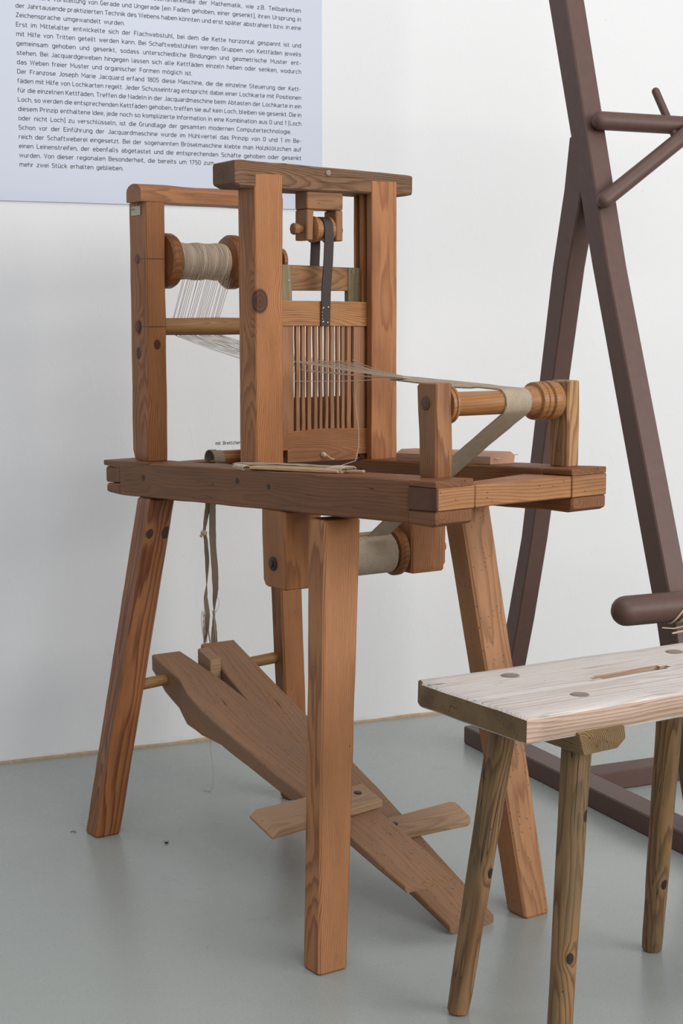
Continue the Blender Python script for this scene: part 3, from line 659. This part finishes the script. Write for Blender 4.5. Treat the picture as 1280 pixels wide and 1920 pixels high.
# warp spool
SPU, SPZ = -1.020, 1.163
sp = MB().lathe((SPU, .0640, SPZ), (SPU, .282, SPZ), [(0, .012), (.004, .012), (.0045, .040), (.006, .053), (.010, .0565), (.024, .0565), (.030, .053), (.032, .036), (.036, .030), (.150, .030), (.154, .035), (.158, .052), (.164, .0565), (.178, .0565), (.184, .053), (.186, .012), (.218, .012)], 40, wob=.01).build('warp_spool', M['flange'], loom)
lab(sp, 'flanged spool wound with linen warp yarn')
MB().lathe((SPU, .338, SPZ+.005), (SPU, .375, SPZ+.005), [(0, .012), (.012, .014), (.014, .026), (.022, .027), (.026, .02), (.03, .008)], 20).build('spool_crank', M['flange'], sp)
hel = []; rn = random.Random(8); turns = 66; L0, L1_ = .099, .217
for k in range(turns*22):
    a = 2*math.pi*k/22; f = k/(turns*22); v = L0+(L1_-L0)*f+.0012*math.sin(a*.37+f*40)+.0006*noise.noise(Vector((k*.11, 0, 0)))
    r = .0368+.0010*math.sin(f*math.pi*5+1)+.0012*noise.noise(Vector((f*60, math.cos(a), math.sin(a))))-.004*(max(0, abs(f-.5)-.47)/.03)
    hel.append((SPU+r*math.cos(a), v, SPZ+r*math.sin(a)))
yw = MB().tube(hel, .00125, 5); yw.lathe((SPU, L0, SPZ), (SPU, L1_, SPZ), [(0, .0355), (L1_-L0, .0355)], 24)
yw.build('yarn_winding', M['yarn'], sp)
rd = MB().lathe((-1.033, .060, 1.029), (-1.033, .285, 1.029), [(0, .0175), (.07, .018), (.15, .0185), (.225, .0175)], 20, wob=.03).build('guide_rod', M['rod'], loom)
# warp threads from the spool round the rod to the heddle
wt = MB(); rn = random.Random(12)
for k in range(26):
    v = .108+.112*k/25+rn.uniform(-.0016, .0016); vr = v+rn.uniform(-.002, .002)+.001; vs = slits[min(10, int(k*11/26))]+rn.uniform(-.001, .001); zz = .958 if k % 2 else .945
    pts = [(-.990+rn.uniform(-.001, .001), v, SPZ-.024), (-1.0525, vr, 1.036), (-1.0515, vr, 1.022), (-1.045, vr, 1.0135), (-1.034, vr, 1.0095)]
    for t in (.15, .35, .55, .75, .9): pts.append((-1.034+(.434)*t, vr+(vs-vr)*t, 1.0095+(zz-1.0095)*t-.006*math.sin(math.pi*t)))
    pts.append((-.600, vs, zz)); wt.tube(pts, .00055, 4)
wo_ = wt.build('warp_threads', M['twine'], loom); wo_['kind'] = 'stuff'; lab(wo_, 'fine linen warp threads stretched from the spool to the heddle')

# cloth beam under the table
cbk = MB()
def brk(v0, v1, zb, seed):
    return MB().quads([[(-.438, v0, z), (-.438, v1, z), (-.438-d, v1, z), (-.438-d, v0, z)] for z, d in ((zb, .066), (zb+.012, .075), (.66, .079), (.708, .079))], ch=.003, jit=.0009, seed=seed)
b1 = brk(.001, .079, .567, 91).build('bracket', M['upright_plain'], loom)
b2 = brk(.281, .357, .572, 92).build('bracket', M['leg_back'], loom)
mark('bolt_head', -.477, .001, .611, .0125, M['dark'], b1, d=.003); mark('bolt_head', -.477, -.002, .611, .006, M['iron'], b1, d=.003)
MB().lathe((-.478, .35, .612), (-.478, .385, .612), [(0, .012), (.02, .012), (.035, .010)], 12).build('axle_end', M['turned'], b2)
MB().quads([[(-.455, v, .58), (-.455, v, .70), (-.475, v, .70), (-.475, v, .58)] for v in (.358, .372)], ch=.002, jit=.0004).build('wedge', M['leg_back'], b2)
bm_ = MB().lathe((-.478, .079, .612), (-.478, .281, .612), [(0, .022), (.004, .022), (.006, .043), (.014, .046), (.020, .042), (.022, .028), (.176, .028), (.178, .040), (.184, .046), (.193, .046), (.197, .040), (.198, .022), (.202, .022)], 36).build('cloth_beam', M['flange'], loom)
cl = MB(); hl = []
for k in range(0, 121):
    a = 2*math.pi*k/24; hl.append((a, .0305+.0018*(k/24)))
LL = [(-.478+r*math.cos(-a+1.2), .118+.0015*math.sin(a*.7), .612+r*math.sin(-a+1.2)) for a, r in hl]; RR = [(-.478+r*math.cos(-a+1.2), .250+.002*math.sin(a*.5), .612+r*math.sin(-a+1.2)) for a, r in hl]
cl.ribbon(LL, RR, .0016, 16, rag=.001); cl.lathe((-.478, .12, .612), (-.478, .248, .612), [(0, .0340), (.128, .0340)], 30)
cl.build('rolled_cloth', M['band'], bm_)

# roller over the front end
def rpost(v0, v1, u0, zt, mat, seed):
    zb = tabz(-.06, v0)-.001
    return MB().quads([[(u0, v0+dv, z), (u0, v1+dv, z), (u0-w_, v1+dv, z), (u0-w_, v0+dv, z)] for z, w_, dv in ((zb, .046, 0), (zb+.07, .047, 0), (zt-.006, .050, -.001), (zt, .044, -.001))], ch=.0032, jit=.0014, seed=seed).build('roller_post', mat, loom)
np_ = rpost(.045, .078, -.060, .946, M['roller_post'], 101)
fp_ = rpost(.320, .347, -.060, .944, M['weathered'], 102)
mark('axle_end', -.086, .044, .914, .0110, M['dark_end'], np_)
RO = (-.085, .911)
rl = MB().lathe((RO[0], .076, RO[1]), (RO[0], .320, RO[1]), [(0, .012), (.001, .030), (.006, .031), (.0075, .0285), (.009, .031), (.013, .031), (.016, .028), (.018, .021), (.022, .0195), (.155, .0195), (.168, .020), (.178, .0245), (.186, .0255), (.188, .031), (.197, .032), (.1985, .030), (.200, .032), (.207, .032), (.210, .028), (.212, .028), (.214, .032), (.225, .033), (.234, .031), (.238, .026), (.244, .012)], 40).build('breast_roller', M['turned'], loom)
lab(rl, 'turned front roller with beaded ends')

# treadles
ax = MB().lathe((-.968, -.060, .295), (-.966, .320, .315), [(0, .0125), (.10, .0115), (.2, .012), (.380, .0125)], 14, wob=.06).build('treadle_axle', M['rod'], loom)
def t1z(u): return .095-.24*u
near1 = [(-1.030, .039), (-.968, .038), (-.907, .037), (-.842, .020), (-.772, .013), (-.697, .013), (-.493, .020), (-.434, .024), (-.282, .026), (-.106, .024)]
bot1 = {-1.030: .033, -.968: .055, -.907: .062, -.842: .064, -.772: .052, -.697: .036, -.493: .029, -.434: .025, -.282: .018, -.106: .011}
far1 = {-1.030: .108, -.968: .114, -.907: .121, -.842: .125, -.772: .127, -.697: .128, -.493: .130, -.434: .130, -.282: .129, -.106: .125}
secs = [[(u, v, t1z(u)), (u, far1[u], t1z(u)), (u, far1[u], t1z(u)-bot1[u]), (u, v, t1z(u)-bot1[u])] for u, v in near1]
t1 = MB().quads(secs, ch=.0022, jit=.001, seed=111).build('treadle', M['treadle'], loom)
lab(t1, 'nearer, shorter treadle lying over the other')
def t2z(u): return -.035-.375*u
n2 = [(-1.030, .156, .040), (-.988, .158, .046), (-.90, .150, .050), (-.809, .145, .046), (-.70, .142, .032), (-.50, .136, .022), (-.30, .130, .016), (-.137, .143, .0145)]
secs = [[(u, v, t2z(u)), (u, .239+.010*math.exp(-((u+.55)/.2)**2), t2z(u)), (u, .239+.010*math.exp(-((u+.55)/.2)**2), max(.0005, t2z(u)-b_)), (u, v, max(.0005, t2z(u)-b_))] for u, v, b_ in n2]
t2 = MB().quads(secs, ch=.0022, jit=.001, seed=112).build('treadle', M['treadle'], loom)
lab(t2, 'farther treadle reaching down to the floor')
MB().quads([[(-.99, v, .352), (-.99, v, .300), (-.935, v, .285), (-.935, v, .337)] for v in (.127, .153)], ch=.002, jit=.0006, seed=113).build('treadle_spacer', M['footboard'], loom)
def fboard(c0, c1, w0, w1, zf, tr_, seed, th=.013, bev=True):
    # along v from c0 to c1; zf(u) is the top of the treadle below
    secs = []
    (u0, v0), (u1, v1) = c0, c1
    ts = (0, .06, .35, .7, 1) if bev else (0, .3, .6, .93, 1)
    for t in ts:
        u = u0+(u1-u0)*t; v = v0+(v1-v0)*t; w_ = w0+(w1-w0)*t
        if bev: top = th*(.35 if t == 0 else 1)
        else: top = th
        if not bev and t == 1: w_ *= .8
        ua, ub = u-w_/2, u+w_/2; zo = zf(u); sl = (zf(ub)-zf(ua))
        secs.append([(ub, v, zf(ub)+top+.0004), (ua, v, zf(ua)+top+.0004), (ua, v, zf(ua)+.0004), (ub, v, zf(ub)+.0004)])
    return MB().quads(secs, ch=.002, jit=.0008, seed=seed).build('foot_board', M['footboard'], tr_)
fboard((-.345, -.108), (-.365, .140), .078, .066, t1z, t1, 121)
fboard((-.375, .190), (-.377, .360), .048, .058, t2z, t2, 122, bev=False)
def screw(u, v, zf, tr_):
    z = zf(u)+.0134; q = MB().lathe((u, v, z-.004), (u+.0003, v, z+.0015), [(0, .0075), (.0035, .0078), (.005, .0068), (.0055, .005)], 18).build('screw', M['iron'], tr_)
    MB().box((u-.0065, v-.0008, z+.0012), (u+.0065, v+.0008, z+.0020), ch=0, jit=0, step=9).build('screw_slot', M['dark'], tr_) if False else None
    return q
screw(-.372, .112, t1z, t1); screw(-.382, .200, t2z, t2)

# ================================================================== woven band, from the heddle over the roller to the cloth beam
band = thing('woven_band', 'narrow linen band running from the heddle over the front roller and down', 'woven band', LOOM, (-.3, .2, .9))
def arc(c, r, a0, a1, n): return [(c[0]+r*math.cos(a0+(a1-a0)*k/n), c[1]+r*math.sin(a0+(a1-a0)*k/n)) for k in range(n+1)]
rr = .0212
pth = [(-.40, .9425, .200, .217), (-.365, .9415, .1955, .221), (-.32, .9400, .1935, .226), (-.25, .9375, .193, .231), (-.18, .9350, .192, .235), (-.12, .9330, .1905, .239)]
for (u, z) in arc(RO, rr, math.pi/2, -1.0, 12): pth.append((u, z, .190, .2435))
e0 = pth[-1]; tgt = (-.445, .650)
for t in (.12, .25, .4, .55, .7, .85, 1.): pth.append((e0[0]+(tgt[0]-e0[0])*t, e0[1]+(tgt[1]-e0[1])*t+.004*math.sin(math.pi*t), .190-.006*t, .2435-.012*t))
# refine
def refine(P, n=4):
    out = []
    for a, b_ in zip(P[:-1], P[1:]):
        for k in range(n): out.append(tuple(x+(y-x)*k/n for x, y in zip(a, b_)))
    out.append(P[-1]); return out
pr_ = refine(pth, 3)
MB().ribbon([(u, a, z-.0045*min(1, max(0, (-.10-u)/.1))*(1 if i < 14 else 0)) for i, (u, z, a, b_) in enumerate(pr_)], [(u, b_, z+.001*(1 if i < 14 else 0)) for i, (u, z, a, b_) in enumerate(pr_)], .0028, 10, rag=.0016, seed=4).build('band_cloth', M['band'], band)
fan = MB(); rn = random.Random(21)
for k in range(22):
    v0 = slits[k//2]+rn.uniform(-.0008, .0008); z0 = (.966 if k % 2 else .951)-.022*(1 if k == 0 else 0)-(.012*(k/22) if k % 2 == 0 else 0)+rn.uniform(-.001, .001); ve = .198+.020*k/21
    pts = [(-.603, v0, z0)]
    for t in (.2, .4, .6, .8): pts.append((-.603+.24*t, v0+(ve-v0)*(t**.75), z0+(.9415-z0)*t-.0025*math.sin(math.pi*t)))
    pts.append((-.355, ve, .9417)); fan.tube(pts, .0009, 4)
fo_ = fan.build('warp_threads', M['twine'], band); fo_['kind'] = 'stuff'
lo = MB(); lo.tube([(-.485, .203, .938), (-.500, .201, .928), (-.508, .200, .905), (-.504, .200, .875), (-.497, .200, .84), (-.494, .198, .81), (-.493, .190, .785), (-.40, .085, .786)], .0008, 5)
lo.build('weft_thread', M['twine'], band)
fz = MB(); rn = random.Random(2)
for k in range(70):
    i = rn.randrange(0, len(pr_)-2); u, z, a, b_ = pr_[i]; v = a if rn.random() < .5 else b_
    d = Vector((rn.uniform(-1, 1), (1 if v == b_ else -1)*rn.uniform(.3, 1), rn.uniform(-.8, 1)))*rn.uniform(.002, .005); p = Vector((u, v, z)); fz.tube([p, p+d*.5+Vector((0, 0, .0006)), p+d], .00016, 3)
zf_ = fz.build('fuzz', M['twine'], band); zf_['kind'] = 'stuff'

# ================================================================== shuttles
sh = thing('netting_shuttle', 'flat wooden shuttle wound with linen yarn on the near beam below the heddle', 'shuttle', LOOM, (-.45, .03, .78))
def tz(u, v, h): return tabz(u, v)+h
def sq(u, v0, v1, h0, h1): return [(u, v0, tz(u, v0, h1)), (u, v1, tz(u, v1, h1)), (u, v1, tz(u, v1, h0)), (u, v0, tz(u, v0, h0))]
MB().quads([sq(-.555, -.002, .020, .002, .0075), sq(-.45, .004, .032, .0015, .008), sq(-.33, .012, .042, .0012, .008), sq(-.300, .020, .042, .0012, .006)], ch=.0012, jit=.0002).build('shuttle_stick', M['pale'], sh)
MB().quads([sq(-.30, .034, .040, .002, .006), sq(-.262, .046, .051, .002, .006)], ch=.0008, jit=0).build('shuttle_tip', M['pale'], sh)
yb = MB(); rn = random.Random(31)
for k in range(16):
    pts = []
    for t in [i/14 for i in range(15)]:
        u = -.625+.330*t; vc = .012+.024*t; pts.append((u, vc+(-.006+.0012*k)+rn.uniform(-.0006, .0006)+.001*math.sin(t*9+k), tz(u, vc, .0092+.0015*math.sin(t*math.pi)+rn.uniform(0, .0012)) if k % 5 else tz(u, vc, .0085)))
    yb.tube(pts, .0011, 5)
for k in range(9):
    u = -.335+k*.0046; vc = .0125+.024*((u+.625)/.33); c_ = Vector((u, vc+.004, tz(u, vc, .0055)))
    yb.tube([c_+Vector((.004*math.sin(a), .0165*math.cos(a), .0066*math.sin(a))) for a in [j*2*math.pi/14 for j in range(14)]], .0011, 5, closed=True)
for k in range(5):
    c_ = Vector((-.575-.008*k, .004, tz(-.6, .0, .004))); yb.tube([c_+Vector((.002*math.sin(a), .009*math.cos(a), .0042*math.sin(a))) for a in [j*2*math.pi/12 for j in range(12)]], .0012, 5, closed=True)
yb.build('yarn_winding', M['yarn'], sh)
sb = thing('weaving_sword', 'smooth pinkish wooden beater block with a linen thread on the far beam', 'shuttle', LOOM, (-.37, .31, .78))
MB().quads([[(u, .288, tz(u, .3, .0006)), (u, .342, tz(u, .3, .0006)), (u, .344, tz(u, .3, .014)), (u, .334, tz(u, .3, .0215)), (u, .300, tz(u, .3, .0215)), (u, .288, tz(u, .3, .014))] for u in (-.50, -.45, -.30, -.222)], ch=0, jit=.0003).build('sword_body', M['pink'], sb)
yv = MB()
for k in range(3): yv.tube([(-.219, .296+.002*k, tz(-.28, .3, .013)), (-.235, .345, tz(-.28, .3, .012)), (-.268, .355, tz(-.28, .3, .0125+.0008*k)), (-.262, .385, tz(-.28, .3, .0135))], .0009, 5)
yv.build('loose_thread', M['yarn'], sb)

# ================================================================== tape hanging over a small roller at the back
tp = thing('hanging_tape', 'crumpled linen tape hung over a wooden roller behind the left warp post', 'tape', LOOM, (-1.08, .2, .77))
MB().lathe((-1.060, .222, .748), (-1.060, .281, .748), [(0, .013), (.002, .0145), (.058, .0145), (.059, .014)], 20).build('tape_roller', M['flange'], tp)
tpm = MB()
c0 = (-1.060, .744)
def strand(pts, wv, thick=.0018, seed=0):
    P = refine(pts, 5); LL = []; RR = []
    for i, (u, v, z, w_, tw) in enumerate(P):
        d = Vector((-math.cos(tw)*.35, math.cos(tw)*.94, 0))*w_/2+Vector((math.sin(tw), math.sin(tw)*.3, 0))*w_/2
        LL.append(Vector((u, v, z))-d); RR.append(Vector((u, v, z))+d)
    tpm.ribbon(LL, RR, thick, 5, rag=.001, seed=seed)
# over the roller
ar = arc(c0, .0185, -.2, math.pi+.2, 14)
tpm.ribbon([(u, .208, z) for u, z in ar], [(u, .228, z) for u, z in ar], .002, 5)
tpm.ribbon([(u*1+(-1.06-u)*-.15, .200, z+.002) for u, z in ar], [(u+(-1.06-u)*-.15, .214, z+.002) for u, z in ar], .002, 5)
strand([(-1.046, .214, .742, .018, 0), (-1.055, .214, .70, .018, .1), (-1.07, .212, .64, .017, .1), (-1.077, .215, .58, .017, .3), (-1.08, .218, .55, .018, .0), (-1.08, .222, .50, .016, .3), (-1.08, .223, .455, .012, 1.0), (-1.08, .220, .43, .011, 1.8), (-1.08, .218, .40, .013, 2.6), (-1.08, .219, .36, .013, 3.4), (-1.08, .220, .31, .012, 4.2), (-1.08, .218, .26, .012, 5)], 1, seed=1)
strand([(-1.078, .206, .742, .014, 0), (-1.08, .207, .70, .014, .2), (-1.08, .206, .64, .013, .3), (-1.08, .200, .61, .009, .6), (-1.08, .196, .586, .006, 1), (-1.08, .200, .57, .008, 1), (-1.08, .203, .52, .011, 1.6), (-1.08, .201, .47, .012, 2.4), (-1.08, .198, .44, .010, 3.2), (-1.08, .202, .405, .011, 4), (-1.08, .199, .37, .014, 4.8), (-1.08, .195, .34, .016, 5.5), (-1.08, .196, .27, .015, 6)], 1, seed=2)
tpm.build('tape_strand', M['tape'], tp)
fr = MB(); rn = random.Random(77)
fr.ball((-1.080, .1955, .583), .0065, (1, 1.15, 1)); fr.ball((-1.080, .189, .577), .0035)
for k in range(12):
    v = .190+rn.random()*.034; pts = []; ph = rn.random()*6
    for t in range(12): pts.append((-1.08+.004*math.sin(ph+t*.8), v+.0035*math.sin(ph+t*.65), .41-.02*t+rn.uniform(-.002, .002)))
    fr.tube(pts, .0007, 4)
fr.tube([(-1.08, .208, .21), (-1.08, .205, .15), (-1.082, .207, .11), (-1.078, .209, .07), (-1.08, .213, .04), (-1.08, .2115, .012), (-1.085, .208, .0012), (-1.10, .20, .001)], .0006, 4)
fr.tube([(-1.08, .198, .20), (-1.08, .194, .165), (-1.08, .199, .150), (-1.08, .205, .16), (-1.08, .207, .18)], .0005, 4)
fr.tube([(-1.08, .225, .44), (-1.08, .232, .432), (-1.08, .231, .42), (-1.08, .224, .405)], .0005, 4)
fr.build('frayed_threads', M['twine'], tp)['kind'] = 'stuff'

# ================================================================== brown rack
rk = thing('painted_rack', 'tall brown painted A-shaped rack with round pegs behind the stool', 'rack', WALL, (1.87, 2.6, 0))
def prism(mb, q0, q1, **k): return mb.quads([q0, q1], **k)
pk = dict(ch=.003, jit=0, step=9)
MB().box((1.838, 3.352, .0), (1.905, 1.9, .044), **pk).build('floor_beam', M['paint'], rk)
MB().box((1.906, 2.868, .0), (2.75, 2.932, .043), **pk).build('cross_beam', M['paint'], rk)
def slant(z0, b00, b01, z1, b10, b11, a0, a1): return [[(a0, b00, z0), (a1, b00, z0), (a1, b01, z0), (a0, b01, z0)], [(a0, b10, z1), (a1, b10, z1), (a1, b11, z1), (a0, b11, z1)]]
# front leaning post: front edge B(z)
MB().quads([[(1.85, f, z), (1.898, f, z), (1.898, b_, z), (1.85, b_, z)] for z, f, b_ in ((.045, 2.395, 2.462), (.463, 2.5215, 2.586), (1.152, 2.778, 2.836), (1.722, 2.9585, 3.026), (2.1, 3.078, 3.145))], **pk).build('rack_post', M['paint'], rk)
MB().quads([[(1.852, f, z), (1.897, f, z), (1.897, b_, z), (1.852, b_, z)] for z, f, b_ in ((.045, 3.215, 3.275), (.35, 3.120, 3.170), (.545, 3.068, 3.113), (1.155, 2.934, 2.997), (1.32, 2.885, 2.955), (1.43, 2.920, 2.937))], **pk).build('rack_post', M['paint'], rk)
def rod(a, b_, r, name, seg=20):
    a, b_ = Vector(a), Vector(b_); L = (b_-a).length; pr = []
    for k in range(7): t = k/6*math.pi/2; pr.append((r-r*math.cos(t), max(.0004, r*math.sin(t))))
    pr.append((L-r, r))
    for k in range(1, 7): t = k/6*math.pi/2; pr.append((L-r+r*math.sin(t), max(.0004, r*math.cos(t))))
    return MB().lathe(a, b_, pr, seg).build(name, M['paint'], rk)
rod((1.856, 2.853, 1.4555), (2.65, 2.853, 1.4555), .0195, 'peg')
rod((1.842, 2.802, 1.279), (2.30, 2.840, 1.590), .0170, 'diagonal_peg')
rod((2.030, 2.885, 1.535), (2.060, 2.835, 1.415), .0085, 'small_peg')
rod((1.680, 2.480, .4925), (2.75, 2.480, .4925), .0290, 'lower_roller', 28)
rp = MB()
for j, (a0, tilt) in enumerate(((1.825, .030), (1.838, .026), (1.849, .030), (1.860, .02))):
    rp.tube([(a0+tilt*math.sin(t+.5)+.01, 2.480+.031*math.cos(t), .4925+.031*math.sin(t)) for t in [k*2*math.pi/28 for k in range(28)]], .0022, 6, closed=True)
rp.tube([(1.835, 2.455, .459), (1.80, 2.452, .456), (1.775, 2.455, .459)], .0012, 5)
rp.tube([(1.86, 2.452, .462), (1.82, 2.449, .450), (1.793, 2.447, .448)], .0018, 5)
rp.build('cord', M['twine'], rk)

# ================================================================== stool
stl = thing('wooden_stool', 'low wooden stool with a bleached slotted top and round splayed legs', 'stool', STOOL, (1.56, 1.73, 0))
H_ = .525; TK = .037
def sx(x):  # section in y at x
    y0, y1 = 1.600, 1.862-.012*(x-1.27)/.6
    e = 0
    return y0, y1
sm = MB()
X0s, X1s = 1.268, 1.865; SL0, SL1 = 1.492, 1.645; SY0, SY1 = 1.722, 1.748
def ssec(x, y0, y1, rd=False): return [(x, y0, H_), (x, y1, H_), (x, y1, H_-TK), (x, y0, H_-TK)]
# front strip, back strip, left and right blocks around the hand slot: joined as one board by a bmesh grid
def slab():
    bm = bmesh.new(); xs = [X0s, X0s+.004]+[1.30+.03*i for i in range(6)]+[SL0, SL0+.012, SL0+.04, SL0+.08, SL0+.12, SL1-.012, SL1]+[1.68+.03*i for i in range(6)]+[X1s-.004, X1s]
    ys = [1.600, 1.603, 1.63, 1.66, 1.69, SY0, SY0+.007, SY1-.007, SY1, 1.78, 1.81, 1.84, 1.857, 1.862]
    vs = {}
    def P(i, j, k):
        x, y = xs[i], ys[j]
        # rounded corners at the left back
        if i <= 1 and j >= len(ys)-2: x += .010 if i == 0 else .006
        x += 0.004*(y-1.6)/.26*(1 if i < 2 else 0)*-1.2
        y -= .012*(x-1.27)/.6 if j >= len(ys)-3 else 0
        z = H_ if k else H_-TK
        if i in (0, len(xs)-1) or j in (0, len(ys)-1): z += -.003 if k else .003
        z += .0012*noise.noise(Vector((x*7, y*16, k)))+.0004*noise.noise(Vector((x*40, y*60, k)))
        y += .0018*noise.noise(Vector((x*11, j*.5, k*.8)))*(1 if j in (0, 1, len(ys)-1, len(ys)-2) else 0)
        x += .0028*noise.noise(Vector((3, y*30, k)))*(1 if i in (0, 1) else 0)
        if j in (5, 8) and 8 <= i <= 14: y += .0025*noise.noise(Vector((x*60, j, 0)))
        return (x, y, z)
    for i in range(len(xs)):
        for j in range(len(ys)):
            for k in (0, 1): vs[i, j, k] = bm.verts.new(P(i, j, k))
    si0, si1 = xs.index(SL0), xs.index(SL1); sj0, sj1 = ys.index(SY0), ys.index(SY1)
    def hole(i, j):
        if not (si0 <= i < si1 and sj0 <= j < sj1): return False
        if i in (si0, si1-1) and j in (sj0, sj1-1): return False
        return True
    nI, nJ = len(xs)-1, len(ys)-1
    solid = lambda i, j: 0 <= i < nI and 0 <= j < nJ and not hole(i, j)
    for i in range(nI):
        for j in range(nJ):
            if not solid(i, j): continue
            for k in (0, 1):
                q = [vs[i, j, k], vs[i+1, j, k], vs[i+1, j+1, k], vs[i, j+1, k]]; bm.faces.new(q if k else q[::-1])
            for (di, dj, a, b_) in ((-1, 0, (i, j+1), (i, j)), (1, 0, (i+1, j), (i+1, j+1)), (0, -1, (i, j), (i+1, j)), (0, 1, (i+1, j+1), (i, j+1))):
                if not solid(i+di, j+dj): bm.faces.new([vs[a[0], a[1], 0], vs[b_[0], b_[1], 0], vs[b_[0], b_[1], 1], vs[a[0], a[1], 1]])
    bmesh.ops.recalc_face_normals(bm, faces=bm.faces)
    for e_ in bm.edges:
        if len(e_.link_faces) == 2 and e_.calc_face_angle(0) > R(50): e_.smooth = False
    for f in bm.faces: f.smooth = True
    lay = bm.verts.layers.float_vector.new('g')
    og = stl['_org']
    for v in bm.verts:
        v[lay] = (v.co.x-X0s, v.co.y-1.6, v.co.z-.488); v.co = v.co-Vector(og)
    me = bpy.data.meshes.new('seat_board'); bm.to_mesh(me); bm.free(); me.materials.append(M['stool_top']); me.materials.append(M['stool_end']); me.materials.append(M['stool_side'])
    for p in me.polygons:
        c_ = p.center
        if abs(p.normal.x) > .7 and (c_.x+og[0] < X0s+.01 or c_.x+og[0] > X1s-.01): p.material_index = 1
        elif abs(p.normal.z) < .5: p.material_index = 2
    o = bpy.data.objects.new('seat_board', me); C.objects.link(o); o.parent = stl; return o
sbd = slab()
for (x0) in (1.352, 1.70):
    MB().quads([[(x0, y, H_-.031), (x0+.083, y, H_-.031), (x0+.086, y, H_-.050), (x0+.070, y, H_-.062), (x0+.010, y, H_-.064)] for y in (1.5955, 1.70, 1.80, 1.855)], ch=.0015, jit=.0012, seed=int(x0*100)).build('batten', M['stool_end'], stl)
def sleg(foot, ten, seed):
    f = Vector((foot[0], foot[1], 0)); t = Vector((ten[0], ten[1], H_)); ax_ = (t-f).normalized(); L = (t-f).length; k = (H_-.052)/H_*L
    pr = [(.0, .0135), (.004, .0165)]+[(.004+(k-.004)*i/16, .0172+.0042*(i/16)) for i in range(1, 17)]+[(k+.005, .019)]
    o = MB().lathe(f, t, pr, 26, wob=.045, seed=seed, off=(seed*.37, 0, 0)).build('leg', M['stool_leg'], stl); return o
def tenon(x, y, a=0):
    MB().lathe((x, y, H_-.02), (x, y, H_+.0012), [(0, .014), (.0204, .0142), (.0212, .0130)], 20, wob=.03, seed=x*9).build('tenon', M['tenon'], stl)
sleg((1.346, 1.856), (1.402, 1.809), 1); sleg((1.364, 1.641), (1.412, 1.664), 2); sleg((1.763, 1.882), (1.724, 1.806), 3); sleg((1.785, 1.60), (1.730, 1.655), 4)
for x, y in ((1.402, 1.809), (1.412, 1.664), (1.724, 1.806), (1.730, 1.655)): tenon(x, y)

# ================================================================== crumbs on the floor
import mathutils
def floorbit(name, label, cat, x, y, kind):
    o = thing(name, label, cat, frame(0), (x, y, 0)); b_ = MB()
    if kind == 0:
        b_.ball((x, y, .002), .0035, (1.2, .8, .5), 8, 6); b_.build('lint_ball', M['dark'], o)
        b2_ = MB(); b2_.tube([(x, y, .003), (x+.004, y+.002, .006), (x+.006, y-.002, .003)], .0004, 4); b2_.tube([(x, y, .003), (x-.004, y+.003, .005), (x-.006, y, .001)], .0004, 4); b2_.build('lint_fibre', M['greyink'], o)
    else:
        b_.tube([(x-.005, y, .001), (x-.002, y+.002, .002), (x+.003, y+.001, .0018), (x+.006, y-.002, .001)], .0012, 5); b_.build('wood_curl', M['rod'], o)
floorbit('dust_ball', 'tiny dark dust ball on the floor right of the left leg', 'dust', -.351, 3.06-.0, 0)
floorbit('wood_shaving', 'tiny curled wood shaving on the floor left of the left leg', 'shaving', -.55, 3.13, 1)

for o in bpy.data.objects:
    if '_org' in o.keys(): del o['_org']
